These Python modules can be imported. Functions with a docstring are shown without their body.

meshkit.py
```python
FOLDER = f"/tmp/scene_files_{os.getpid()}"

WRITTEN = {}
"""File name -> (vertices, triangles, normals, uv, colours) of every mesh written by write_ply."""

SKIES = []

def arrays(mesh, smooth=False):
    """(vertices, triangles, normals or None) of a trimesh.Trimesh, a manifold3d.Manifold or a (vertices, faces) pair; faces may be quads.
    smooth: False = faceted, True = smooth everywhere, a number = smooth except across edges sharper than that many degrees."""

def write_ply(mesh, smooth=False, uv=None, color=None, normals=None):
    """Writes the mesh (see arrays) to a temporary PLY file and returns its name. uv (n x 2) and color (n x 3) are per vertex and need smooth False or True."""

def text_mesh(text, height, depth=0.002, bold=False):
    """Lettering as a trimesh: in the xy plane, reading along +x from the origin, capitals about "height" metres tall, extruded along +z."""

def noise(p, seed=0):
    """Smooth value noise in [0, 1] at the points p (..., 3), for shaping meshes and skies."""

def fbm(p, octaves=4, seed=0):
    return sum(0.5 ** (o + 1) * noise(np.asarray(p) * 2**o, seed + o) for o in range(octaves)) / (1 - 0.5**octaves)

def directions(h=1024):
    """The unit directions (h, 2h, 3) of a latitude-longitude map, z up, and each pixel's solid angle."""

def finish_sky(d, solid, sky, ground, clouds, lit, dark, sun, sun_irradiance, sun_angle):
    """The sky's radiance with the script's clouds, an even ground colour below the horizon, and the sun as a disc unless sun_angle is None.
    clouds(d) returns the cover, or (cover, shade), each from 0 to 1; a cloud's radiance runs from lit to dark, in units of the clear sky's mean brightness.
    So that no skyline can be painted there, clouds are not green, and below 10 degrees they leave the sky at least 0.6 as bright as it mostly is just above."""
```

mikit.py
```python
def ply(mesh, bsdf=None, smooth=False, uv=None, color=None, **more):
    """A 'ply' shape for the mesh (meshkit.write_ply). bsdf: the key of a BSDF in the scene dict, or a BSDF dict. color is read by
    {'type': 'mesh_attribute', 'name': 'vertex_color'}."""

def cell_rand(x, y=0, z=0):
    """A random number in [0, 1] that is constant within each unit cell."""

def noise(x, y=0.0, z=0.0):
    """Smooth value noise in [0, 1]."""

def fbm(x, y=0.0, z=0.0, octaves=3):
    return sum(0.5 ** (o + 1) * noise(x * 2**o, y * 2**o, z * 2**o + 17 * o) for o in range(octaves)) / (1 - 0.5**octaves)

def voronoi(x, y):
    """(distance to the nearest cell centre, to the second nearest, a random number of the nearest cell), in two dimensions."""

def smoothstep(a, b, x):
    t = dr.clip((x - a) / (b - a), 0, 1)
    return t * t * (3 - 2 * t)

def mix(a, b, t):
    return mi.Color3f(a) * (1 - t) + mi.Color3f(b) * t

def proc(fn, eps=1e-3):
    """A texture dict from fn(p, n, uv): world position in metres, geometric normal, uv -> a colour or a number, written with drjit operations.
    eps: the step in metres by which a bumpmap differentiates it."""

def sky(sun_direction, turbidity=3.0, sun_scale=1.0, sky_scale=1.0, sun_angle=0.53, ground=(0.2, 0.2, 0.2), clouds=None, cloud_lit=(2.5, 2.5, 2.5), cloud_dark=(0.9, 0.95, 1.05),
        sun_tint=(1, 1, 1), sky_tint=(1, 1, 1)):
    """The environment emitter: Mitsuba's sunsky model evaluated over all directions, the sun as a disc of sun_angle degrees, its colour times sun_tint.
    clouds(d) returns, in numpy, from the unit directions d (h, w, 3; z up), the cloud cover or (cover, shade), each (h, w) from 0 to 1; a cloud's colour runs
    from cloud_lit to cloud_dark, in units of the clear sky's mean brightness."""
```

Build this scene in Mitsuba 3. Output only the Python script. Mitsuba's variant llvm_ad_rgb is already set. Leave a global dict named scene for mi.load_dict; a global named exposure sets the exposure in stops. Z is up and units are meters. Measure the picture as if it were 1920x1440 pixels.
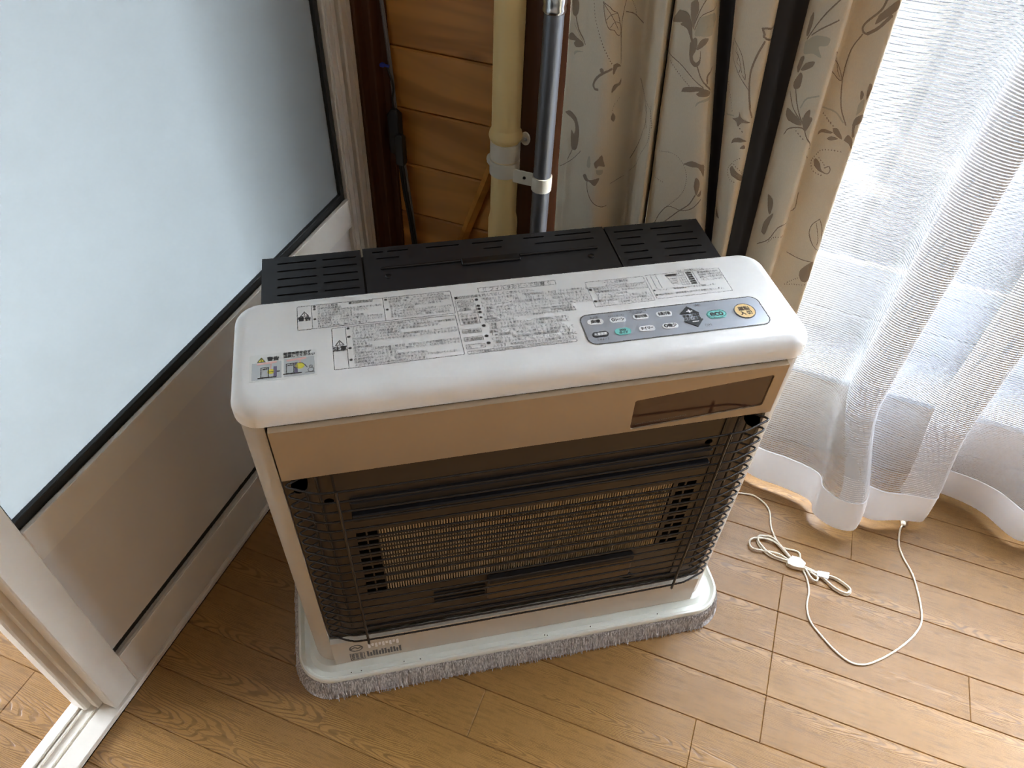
import math, glob, random
import numpy as np, trimesh, mitsuba as mi, drjit as dr
import mikit, meshkit
from mikit import proc, noise, fbm, cell_rand, smoothstep, mix
import shapely.geometry as sg
from shapely import affinity, union_all, box as sbox

T = mi.ScalarTransform4f
rng = np.random.default_rng(7)
scene, labels = {'type': 'scene'}, {}

# ---------------------------------------------------------------- camera, sky, exposure
CAM = np.array([0.17052, -0.63635, 1.39504])
FWD = np.array([-0.21767, 0.65641, -0.72231])
UP = np.array([-0.27919, 0.66726, 0.69052])
scene['camera'] = {'type': 'perspective', 'fov': 68.237, 'fov_axis': 'x', 'near_clip': 0.02, 'far_clip': 200.0,
                   'to_world': T().look_at(origin=CAM.tolist(), target=(CAM + FWD).tolist(), up=UP.tolist())}


def overcast(d):
    return np.full(d.shape[:2], 0.93), np.clip(0.35 + 0.5 * (meshkit.fbm(d * 3.0, 3, 5) - 0.5) - 0.25 * d[..., 2], 0, 1)


scene['sky'] = mikit.sky((0.2, -0.75, 0.6), turbidity=4.0, sun_scale=0.0, sky_scale=1.0, ground=(0.55, 0.57, 0.6), clouds=overcast,
                         cloud_lit=(1.90, 2.06, 2.24), cloud_dark=(1.12, 1.26, 1.42))
exposure = 7.3

# ---------------------------------------------------------------- mesh helpers
class MB:
    def __init__(s): s.v, s.f, s.n = [], [], 0
    def add(s, vf, xf=None):
        v, f = (np.asarray(vf.vertices), np.asarray(vf.faces)) if hasattr(vf, 'vertices') else (np.asarray(vf[0], float), np.asarray(vf[1], int))
        if f.shape[1] == 4: f = np.vstack([f[:, [0, 1, 2]], f[:, [0, 2, 3]]])
        if xf is not None: v = xf(v)
        s.v.append(v); s.f.append(f + s.n); s.n += len(v)
        return s
    def mesh(s, xf=None):
        v = np.vstack(s.v)
        return trimesh.Trimesh(xf(v) if xf else v, np.vstack(s.f), process=False)


def _cbox_topology():
    p = []
    for sx in (0, 1):
        for sy in (0, 1):
            for sz in (0, 1):
                for k in range(3): p.append((sx, sy, sz, k))
    def place(x0, x1, y0, y1, z0, z1, c):
        out = np.empty((24, 3))
        for i, (sx, sy, sz, k) in enumerate(p):
            q = [x1 if sx else x0, y1 if sy else y0, z1 if sz else z0]
            s = (sx, sy, sz)
            for a in range(3):
                if a != k: q[a] += -c if s[a] else c
            out[i] = q
        return out
    v = place(0, 1, 0, 1.1, 0, 1.2, .1)
    h = trimesh.Trimesh(v, trimesh.convex.convex_hull(v, qhull_options='QbB Pp Qt').faces * 0, process=False)
    hull = trimesh.convex.convex_hull(v)
    idx = [int(np.argmin(np.linalg.norm(v - q, axis=1))) for q in hull.vertices]
    return place, np.array(idx)[hull.faces]


_PLACE, _CF = _cbox_topology()


def cbox(x0, x1, y0, y1, z0, z1, c=0.001):
    x0, x1, y0, y1, z0, z1 = min(x0, x1), max(x0, x1), min(y0, y1), max(y0, y1), min(z0, z1), max(z0, z1)
    c = min(c, 0.45 * min(x1 - x0, y1 - y0, z1 - z0))
    return _PLACE(x0, x1, y0, y1, z0, z1, c), _CF


def tube(path, r, n=8, closed=False, flat=None):
    p = np.asarray(path, float)
    m = len(p)
    d = np.gradient(p, axis=0) if not closed else np.roll(p, -1, 0) - np.roll(p, 1, 0)
    d /= np.linalg.norm(d, axis=1, keepdims=True) + 1e-12
    a = np.cross(d[0], [0.0, 0, 1]) if abs(d[0][2]) < .9 else np.cross(d[0], [1.0, 0, 0])
    a /= np.linalg.norm(a)
    r = np.broadcast_to(r, (m,))
    t = np.arange(n) / n * 2 * np.pi
    V = []
    for i in range(m):
        a = a - d[i] * (a @ d[i]); a /= np.linalg.norm(a)
        b = np.cross(d[i], a)
        k = flat if flat else 1.0
        V.append(p[i] + r[i] * (np.cos(t)[:, None] * a + k * np.sin(t)[:, None] * b))
    V = np.vstack(V)
    F = []
    for i in range(m if closed else m - 1):
        j = (i + 1) % m
        for k in range(n):
            F.append((i * n + k, i * n + (k + 1) % n, j * n + (k + 1) % n, j * n + k))
    F = np.array(F)
    F = np.vstack([F[:, [0, 1, 2]], F[:, [0, 2, 3]]])
    if not closed:
        V = np.vstack([V, p[0], p[-1]])
        c0, c1 = m * n, m * n + 1
        F = np.vstack([F, [(c0, (k + 1) % n, k) for k in range(n)], [(c1, (m - 1) * n + k, (m - 1) * n + (k + 1) % n) for k in range(n)]])
    return V, F


def catmull(P, per=8):
    P = np.asarray(P, float)
    Q = np.vstack([2 * P[0] - P[1], P, 2 * P[-1] - P[-2]])
    out = []
    for i in range(1, len(Q) - 2):
        t = np.linspace(0, 1, per, endpoint=False)[:, None]
        a, b, c, d = Q[i - 1], Q[i], Q[i + 1], Q[i + 2]
        out.append(0.5 * (2 * b + (c - a) * t + (2 * a - 5 * b + 4 * c - d) * t ** 2 + (3 * b - a - 3 * c + d) * t ** 3))
    out.append(P[-1:])
    return np.vstack(out)


def lathe(prof, n=32, c=(0, 0, 0)):
    prof = np.asarray(prof, float)
    t = np.arange(n) / n * 2 * np.pi
    V = np.vstack([np.stack([r * np.cos(t), r * np.sin(t), np.full(n, z)], 1) for r, z in prof]) + np.asarray(c)
    F = []
    for i in range(len(prof) - 1):
        for k in range(n):
            F.append((i * n + k, i * n + (k + 1) % n, (i + 1) * n + (k + 1) % n, (i + 1) * n + k))
    return V, np.array(F)


def extr(poly, h):
    return trimesh.creation.extrude_polygon(poly, h, engine='earcut')


def polys(g):
    return [p for p in getattr(g, 'geoms', [g]) if p.geom_type == 'Polygon' and p.area > 1e-12]


def flat(g, z=0.0):
    mb = MB()
    for p in polys(g):
        v, f = trimesh.creation.triangulate_polygon(p, engine='earcut')
        v = np.asarray(v)
        mb.add((np.c_[v, np.full(len(v), z)], f))
    return mb.mesh()


def upright(v):
    """(x, z, h) of an extrusion in the xy plane -> x, y = -h, z : a plate that faces -y"""
    return np.stack([v[:, 0], -v[:, 2], v[:, 1]], 1)


def rrect(x0, x1, y0, y1, rc, n=10):
    t = np.linspace(0, np.pi / 2, n)
    out = []
    for cx, cy, a in ((x1 - rc, y1 - rc, 0), (x0 + rc, y1 - rc, 1), (x0 + rc, y0 + rc, 2), (x1 - rc, y0 + rc, 3)):
        out.append(np.stack([cx + rc * np.cos(t + a * np.pi / 2), cy + rc * np.sin(t + a * np.pi / 2)], 1))
    return np.vstack(out)


def loft(rings, cap0=True, cap1=True):
    n = len(rings[0])
    V = np.vstack(rings)
    F = []
    k = np.arange(n)
    for i in range(len(rings) - 1):
        F.append(np.stack([i * n + k, i * n + (k + 1) % n, (i + 1) * n + (k + 1) % n, (i + 1) * n + k], 1))
    F = np.vstack(F)
    F = np.vstack([F[:, [0, 1, 2]], F[:, [0, 2, 3]]])
    extra = []
    if cap0:
        extra.append(rings[0].mean(0)); c = len(V) + len(extra) - 1
        F = np.vstack([F, np.stack([np.full(n, c), (k + 1) % n, k], 1)])
    if cap1:
        extra.append(rings[-1].mean(0)); c = len(V) + len(extra) - 1
        o = (len(rings) - 1) * n
        F = np.vstack([F, np.stack([np.full(n, c), o + k, o + (k + 1) % n], 1)])
    if extra: V = np.vstack([V, extra])
    return V, F


PHI = 0.57040
CP, SP = math.cos(PHI), math.sin(PHI)
HZ = 0.05


def hp(v):
    """heater frame -> room"""
    v = np.asarray(v, float)
    return np.stack([v[:, 0] * CP - v[:, 1] * SP, v[:, 0] * SP + v[:, 1] * CP, v[:, 2] + HZ], 1)


def num(name):
    if name not in scene and name not in labels: return name
    i = 1
    while f'{name}_{i:03d}' in scene or f'{name}_{i:03d}' in labels: i += 1
    return f'{name}_{i:03d}'


def put(key, mesh, mat, smooth=False, **kw):
    key = num(key)
    if isinstance(mesh, MB): mesh = mesh.mesh()
    scene[key] = mikit.ply(mesh, mat, smooth=smooth, **kw)
    return key


def hput(key, mesh, mat, smooth=False, **kw):
    if isinstance(mesh, tuple): mesh = MB().add(mesh)
    if isinstance(mesh, MB): mesh = mesh.mesh()
    return put(key, trimesh.Trimesh(hp(mesh.vertices), mesh.faces, process=False), mat, smooth, **kw)


def tag(key, label, category=None, group=None, kind=None):
    d = {'label': label}
    if category: d['category'] = category
    if group: d['group'] = group
    if kind: d['kind'] = kind
    labels[key] = d


# ---------------------------------------------------------------- materials
def pr(name, color, rough=0.5, spec=0.5, metallic=0.0, coat=0.0, two=False, bump=None, bscale=1.0, **kw):
    b = {'type': 'principled', 'base_color': color if isinstance(color, dict) else {'type': 'rgb', 'value': list(color)}, 'roughness': rough, 'specular': spec, 'metallic': metallic, **kw}
    if coat: b['clearcoat'] = coat; b['clearcoat_gloss'] = 0.9
    if bump is not None:
        b = {'type': 'bumpmap', 'arbitrary': bump, 'scale': bscale, 'bsdf': b}
    if two: b = {'type': 'twosided', 'bsdf': b}
    scene[name] = b
    return name


PITCH, Y0 = 0.0901, -0.025


def plank_cell(p):
    row = dr.floor((p.y - Y0) / PITCH)
    return row, p.y - (row + 0.5) * PITCH - Y0


def oak_rings(p):
    row, yl = plank_cell(p)
    seg = dr.floor((p.x + 1.7 * cell_rand(row, 3, 1)) / 0.9)
    r1, r2 = cell_rand(row, seg, 11), cell_rand(row, seg, 12)
    xl = p.x + 1.7 * cell_rand(row, 3, 1) - (seg + 0.15 + 0.7 * r1) * 0.9
    yy = yl + (r2 - 0.5) * 0.09 + 0.018 * (fbm(p.x * 7, p.y * 18, row * 3.7) - 0.5)
    r = dr.sqrt(dr.square(yy * 9.0) + dr.square(xl * 0.55) + 1e-6) + 0.03 * (fbm(p.x * 16, p.y * 60, row) - 0.5)
    return r, row, seg


def oak_lines(p):
    r, row, seg = oak_rings(p)
    w = 0.5 + 0.5 * dr.sin(r * 340.0 + 7.0 * noise(p.x * 11, p.y * 60, row))
    line = smoothstep(0.55, 0.95, w) * (0.45 + 0.55 * noise(p.x * 22, p.y * 260, row + 5))
    pore = smoothstep(0.60, 0.8, noise(p.x * 45, p.y * 900, row + 9)) * 0.55
    return dr.maximum(line, pore), row, seg


def oak_color(a, b, dark):
    def fn(p, n, uv):
        l, row, seg = oak_lines(p)
        tone = cell_rand(row, seg, 21)
        base = mix(a, b, 0.25 + 0.4 * tone + 0.35 * fbm(p.x * 4, p.y * 25, row))
        return mix(base, dark, 0.64 * l)
    return fn


def oak_height(p, n, uv):
    l, row, seg = oak_lines(p)
    return -l


OAK = proc(oak_color((0.235, 0.115, 0.033), (0.33, 0.175, 0.054), (0.085, 0.038, 0.012)))
OAKH = proc(oak_height, eps=4e-4)
pr('mat_oak', OAK, rough=0.36, spec=0.5, bump=OAKH, bscale=0.0004)
pr('mat_dark', (0.012, 0.010, 0.008), 0.7)


def board_color(p, n, uv):
    row = dr.floor(p.z / 0.128)
    w = fbm(p.x * 2.2, p.z * 26 + 3 * noise(p.x * 3, p.z * 7, row), row * 7, octaves=4)
    kn = dr.sqrt(dr.square((p.x + 0.39) * 1.2) + dr.square((p.z - 0.775) * 3.0))
    kn = dr.maximum(0.0, 1.0 - kn / 0.045)
    c = mix((0.36, 0.145, 0.026), (0.55, 0.25, 0.052), smoothstep(0.25, 0.75, w))
    return mix(c, (0.16, 0.06, 0.015), 0.7 * kn)


pr('mat_board', proc(board_color), rough=0.42)


def darkwood(p, n, uv):
    w = fbm(p.x * 60, p.y * 60, p.z * 3)
    return mix((0.05, 0.017, 0.008), (0.095, 0.036, 0.016), w)


pr('mat_lowwall', (0.22, 0.165, 0.125), 0.6)
pr('mat_darkwood', proc(darkwood), rough=0.4)
pr('mat_vinyl', (0.66, 0.62, 0.55), 0.34, coat=0.2)
pr('mat_vinyl_panel', (0.60, 0.565, 0.515), 0.42)
pr('mat_gasket', (0.012, 0.014, 0.014), 0.5)
pr('mat_voidblack', (0.003, 0.003, 0.003), 0.9, spec=0.1)
pr('mat_pocket', (0.02, 0.017, 0.014), 0.8)
scene['mat_frost'] = {'type': 'principledthin', 'base_color': {'type': 'rgb', 'value': [0.36, 0.40, 0.405]}, 'roughness': 0.36, 'diff_trans': 0.8, 'eta': 1.5}
pr('mat_windowvinyl', (0.19, 0.20, 0.215), 0.35)
pr('mat_plaster', (0.12, 0.08, 0.045), 0.6)
pr('mat_ceiling', (0.55, 0.54, 0.52), 0.9)
scene['mat_glass'] = {'type': 'thindielectric', 'int_ior': 1.5}
pr('mat_white', (0.86, 0.86, 0.835), 0.28, coat=0.4)
pr('mat_cream', (0.50, 0.46, 0.395), 0.30, coat=0.3)
pr('mat_champagne', (0.40, 0.31, 0.21), 0.30, metallic=0.25, coat=0.3)
pr('mat_tray', (0.70, 0.71, 0.65), 0.33, coat=0.2)
pr('mat_blackmetal', (0.022, 0.023, 0.025), 0.36)
pr('mat_blackgloss', (0.012, 0.012, 0.013), 0.22)
pr('mat_guard', (0.012, 0.011, 0.011), 0.28)
pr('mat_radiant', (0.060, 0.047, 0.037), 0.33, metallic=0.35)
pr('mat_hood', (0.018, 0.019, 0.023), 0.25, metallic=0.3)
pr('mat_fin', (0.62, 0.52, 0.38), 0.32, metallic=0.75)
pr('mat_finback', (0.05, 0.035, 0.02), 0.5)
pr('mat_plate', (0.10, 0.065, 0.036), 0.35, metallic=0.3)
pr('mat_display', (0.045, 0.016, 0.010), 0.08, coat=1.0)
pr('mat_ink', (0.035, 0.033, 0.032), 0.6)
pr('mat_inkgrey', (0.12, 0.12, 0.12), 0.6)
pr('mat_panelsilver', (0.50, 0.54, 0.60), 0.30, metallic=0.35)
pr('mat_buttonwhite', (0.82, 0.83, 0.84), 0.35)
pr('mat_buttondark', (0.05, 0.055, 0.06), 0.35)
pr('mat_buttonteal', (0.22, 0.60, 0.56), 0.35)
pr('mat_buttonorange', (0.80, 0.58, 0.27), 0.35)
pr('mat_sticker', (0.80, 0.81, 0.78), 0.4)
pr('mat_stickergrey', (0.55, 0.58, 0.58), 0.45)
pr('mat_yellow', (0.78, 0.72, 0.08), 0.45)
pr('mat_pink', (0.80, 0.52, 0.47), 0.45)
pr('mat_purple', (0.17, 0.15, 0.24), 0.45)
pr('mat_creampipe', (0.80, 0.60, 0.27), 0.42)
pr('mat_steelpipe', (0.20, 0.21, 0.23), 0.40, metallic=0.8)
pr('mat_chrome', (0.6, 0.6, 0.6), 0.15, metallic=1.0)
pr('mat_clamp', (0.66, 0.61, 0.50), 0.38)
pr('mat_blackplastic', (0.012, 0.012, 0.014), 0.4)
pr('mat_greycord', (0.16, 0.15, 0.15), 0.5)
pr('mat_blue', (0.02, 0.05, 0.35), 0.35)
pr('mat_ivory', (0.74, 0.68, 0.56), 0.4)
pr('mat_clear', (0.70, 0.73, 0.76), 0.25)


def fabric(p, n, uv):
    w = 0.5 + 0.5 * noise(p.x * 900, p.z * 700, p.y * 900)
    return mix((0.62, 0.555, 0.43), (0.70, 0.63, 0.50), w)


pr('mat_drape', proc(fabric), rough=0.55, spec=0.25, sheen=0.4, two=True)
pr('mat_foldstrip', (0.13, 0.12, 0.115), 0.8, two=True)
pr('mat_print', (0.30, 0.235, 0.165), 0.6, two=True)
pr('mat_printlight', (0.50, 0.46, 0.35), 0.6, two=True)
scene['mat_sheer'] = {'type': 'principledthin', 'base_color': {'type': 'rgb', 'value': [0.62, 0.64, 0.665]}, 'roughness': 0.9, 'diff_trans': 0.062, 'eta': 1.1}
scene['mat_hem'] = {'type': 'principledthin', 'base_color': {'type': 'rgb', 'value': [0.86, 0.86, 0.87]}, 'roughness': 0.9, 'diff_trans': 0.35, 'eta': 1.1}


def mat_fur(p, n, uv):
    r = noise(p.x * 900, p.y * 900, p.z * 30)
    return mix((0.27, 0.25, 0.238), (0.60, 0.57, 0.55), smoothstep(0.25, 0.75, r))


pr('mat_fur', proc(mat_fur), 0.9, two=True)


def snow(p, n, uv):
    b = smoothstep(0.52, 0.62, fbm(p.x * 2.6, p.y * 2.6, 0.0, octaves=4)) * smoothstep(4.2, 1.6, p.y)
    g = 0.009 + 0.012 * fbm(p.x * 14, p.y * 14)
    return mix(mi.Color3f(g * 0.98, g * 1.02, g * 1.04), (0.07, 0.0725, 0.075), b)


scene['mat_yard'] = {'type': 'diffuse', 'reflectance': proc(snow)}

#@@STRUCTURE
# ---------------------------------------------------------------- setting: floors
def planks(holder, xa, xb, ya, yb, joints, first):
    k0, k1 = math.floor((ya - Y0) / PITCH), math.ceil((yb - Y0) / PITCH)
    for k in range(k0, k1):
        y0, y1 = max(ya, Y0 + k * PITCH), min(yb, Y0 + (k + 1) * PITCH)
        if y1 - y0 < 0.008: continue
        xs = [xa] + [x for x in joints(k) if xa + .05 < x < xb - .05] + [xb]
        for a, b in zip(xs[:-1], xs[1:]):
            put(holder + '__plank', MB().add(cbox(a + .0002, b - .0002, y0 + .0003, y1 - .0003, -0.010, 0.0, 0.0011)), 'mat_oak')


def room_joints(k):
    a = {-1: (.354, 1.26), 0: (.468, 1.38), 1: (.468, 1.4), 2: (.468, .828), 3: (.468, 1.36), 4: (.96, ), 5: (.60, 1.5), -2: (-.02, .87), -3: (.62, ), -4: (.15, 1.05), -5: (-.3, .6)}
    if k in a: return sorted(a[k])
    r = random.Random(k * 31 + 5)
    s = r.uniform(-.5, .4)
    return [s, s + .909, s + 1.818, s + 2.727, s + 3.636, s + 4.545]


XW, YW, ZC = -0.604, 0.72, 2.40
XR, YB = 3.3, -2.6
put('floor', MB().add(cbox(-.72, XR + .1, YB - .1, YW + .1, -0.06, -0.0102, 0.0005)), 'mat_dark')
tag('floor', 'oak plank floor with fine dark seams', kind='structure')
planks('floor', XW, XR, YB, YW, room_joints, 0)
put('floor_hall', MB().add(cbox(-3.6, -.72, YB - .1, YW + .1, -0.06, -0.0102, 0.0005)), 'mat_dark')
tag('floor_hall', 'sunlit oak plank floor of the next room beyond the sliding door', kind='structure')
planks('floor_hall', -3.6, -.690, YB, YW, lambda k: [-3.2 + .909 * i + ((k * 37) % 10) * .09 for i in range(4)] if k != -5 else [-.80], 1)

# walls: back wall boards
bx0, bx1 = -0.575, -0.285
put('wall_back', MB().add(cbox(-.62, bx1 - .0, YW + .004, YW + .11, 0, ZC, .001)), 'mat_darkwood')
tag('wall_back', 'back wall of horizontal knotty orange pine boards', kind='structure')
BP = 0.128
for i in range(int(ZC / BP) + 1):
    z0, z1 = i * BP, min((i + 1) * BP, ZC)
    if z1 - z0 < .02: continue
    put('wall_back__board', MB().add(cbox(bx0 + .001, bx1, YW - .010, YW + .004, z0 + .0012, z1 - .0012, .003)), 'mat_board')
# under and beside the window
WX0, WX1, WZ0, WZ1 = -0.14, 2.9, 0.245, 2.36
w = MB()
for i in range(2):
    z0, z1 = i * .122, (i + 1) * .122
put('wall_window', MB().add(cbox(-.285, WX0, YW, YW + .11, 0, ZC, .001)).add(cbox(WX1, XR + .1, YW, YW + .11, 0, ZC, .001))
    .add(cbox(WX0, WX1, YW, YW + .11, WZ1, ZC, .001)).add(cbox(WX0, WX1, YW + .004, YW + .11, 0, WZ0 - .018, .001)), 'mat_plaster')
tag('wall_window', 'wall around and below the curtained window', kind='structure')
for i in range(2):
    put('wall_window__board', MB().add(cbox(WX0, WX1, YW - .010, YW + .004, .004 + i * .112, .114 + i * .112, .003)), 'mat_lowwall')
put('trim_1', MB().add(cbox(-.285, -.12, YW - .035, YW + .0, 0, ZC, .003)), 'mat_darkwood')
tag('trim_1', 'dark wooden window casing behind the two pipes', kind='structure')
put('trim_2', MB().add(cbox(-.66, -.600, .640, YW + .004, 0, ZC, .003)).add(cbox(-.66, -.585, .668, YW + .004, 0, ZC, .003)).add(cbox(-.66, -.572, .700, YW + .004, 0, ZC, .002)), 'mat_darkwood')
tag('trim_2', 'dark stepped wooden post between the sliding door and the pine boards', kind='structure')
# a wooden batten that leans on the boards beside the cream pipe
put('leaning_batten', MB().add(tube([(-.455, YW - .022, .23), (-.335, YW - .022, .58)], .011, 4)), 'mat_board')
tag('leaning_batten', 'thin pine batten leaning on the pine boards left of the cream pipe', 'batten')

# window: deep white sill, frame, panes
put('window_1', MB().add(cbox(WX0, WX1, YW - .022, YW + .14, WZ0 - .018, WZ0, .004)), 'mat_windowvinyl')
tag('window_1', 'white vinyl window with a deep sill behind the sheer curtain', kind='structure')
fy0, fy1 = YW + .14, YW + .20
f = MB()
f.add(cbox(WX0, WX1, fy0, fy1, WZ0 - .02, WZ0 + .05, .003))
f.add(cbox(WX0, WX1, fy0, fy1, WZ1 - .05, WZ1, .003)); f.add(cbox(WX0, WX0 + .05, fy0, fy1, WZ0, WZ1, .003)); f.add(cbox(WX1 - .05, WX1, fy0, fy1, WZ0, WZ1, .003))
f.add(cbox(WX0 - .02, WX0, YW, fy1, WZ0 - .02, WZ1 + .02, .001)); f.add(cbox(WX1, WX1 + .02, YW, fy1, WZ0 - .02, WZ1 + .02, .001)); f.add(cbox(WX0, WX1, YW, fy1, WZ1, WZ1 + .02, .001))
put('window_1__frame', f, 'mat_windowvinyl')
xm = 0.5 * (WX0 + WX1)
for a, b, oy in ((WX0 + .05, xm + .03, .004), (xm - .03, WX1 - .05, .032)):
    s = MB()
    y0, y1 = fy0 + oy, fy0 + oy + .026
    s.add(cbox(a, b, y0, y1, WZ0 + .05, WZ0 + .155, .004)); s.add(cbox(a, b, y0, y1, WZ1 - .11, WZ1 - .05, .003))
    s.add(cbox(a, a + .05, y0, y1, WZ0 + .05, WZ1 - .05, .003)); s.add(cbox(b - .05, b, y0, y1, WZ0 + .05, WZ1 - .05, .003))
    s.add(cbox(a, b, y0 - .006, y0 + .01, WZ0 + .155, WZ0 + .19, .003))
    k = put('window_1__sash', s, 'mat_windowvinyl')
    g = sg.box(a + .045, WZ0 + .15, b - .045, WZ1 - .1)
    v, fc = trimesh.creation.triangulate_polygon(g, engine='earcut')
    put(k + '__pane', MB().add((np.stack([v[:, 0], np.full(len(v), y0 + .013), v[:, 1]], 1), fc)), 'mat_glass')
put('yard', MB().add(cbox(-14, 16, YW + .3, 16, -.62, -.5, .01)), 'mat_yard')
tag('yard', 'grey ground with white snow patches outside the window', kind='structure')

# shell of the room
put('ceiling', MB().add(cbox(-3.7, XR + .1, YB - .1, YW + .1, ZC, ZC + .08, .001)), 'mat_ceiling')
tag('ceiling', 'plain ceiling', kind='structure')
put('wall_right', MB().add(cbox(XR, XR + .1, YB, YW, 0, ZC, .001)), 'mat_plaster'); tag('wall_right', 'plain right wall of the room', kind='structure')
put('wall_near', MB().add(cbox(-3.7, XR + .1, YB - .1, YB, 0, ZC, .001)), 'mat_plaster'); tag('wall_near', 'plain wall behind the viewer', kind='structure')
w = MB()
w.add(cbox(-3.7, -3.6, YB, -2.1, 0, ZC, .001)); w.add(cbox(-3.7, -3.6, .1, YW, 0, ZC, .001)); w.add(cbox(-3.7, -3.6, -2.1, .1, 0, .25, .001)); w.add(cbox(-3.7, -3.6, -2.1, .1, 2.0, ZC, .001))
w.add(cbox(-3.7, -.66, YW, YW + .1, 0, ZC, .001)); w.add(cbox(-3.6, -.93, .2, .3, 0, ZC, .002))  # second box: unseen partition added to shade the far end of the frosted glass
put('wall_hall', w, 'mat_plaster'); tag('wall_hall', 'walls of the next room with a tall window and an added partition that shades the frosted glass', kind='structure')
w = MB()
w.add(cbox(-.70, -.60, YB, -2.0, 0, ZC, .001)); w.add(cbox(-.70, -.60, -2.0, .66, 2.02, ZC, .001))
put('wall_left', w, 'mat_plaster'); tag('wall_left', 'wall above the sliding door', kind='structure')

# sill track of the sliding door
t = MB()
t.add(cbox(-.640, XW, -2.0, .64, 0, .012, .0015)); t.add(cbox(-.672, -.640, -2.0, .64, 0, .006, .0008)); t.add(cbox(-.650, -.646, -2.0, .64, .004, .010, .0006))
t.add(cbox(-.668, -.664, -2.0, .64, .004, .010, .0006)); t.add(cbox(-.692, -.672, -2.0, .64, 0, .012, .0015))
put('door_track', t, 'mat_vinyl'); tag('door_track', 'cream vinyl floor track under the sliding doors', 'door track')

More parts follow.
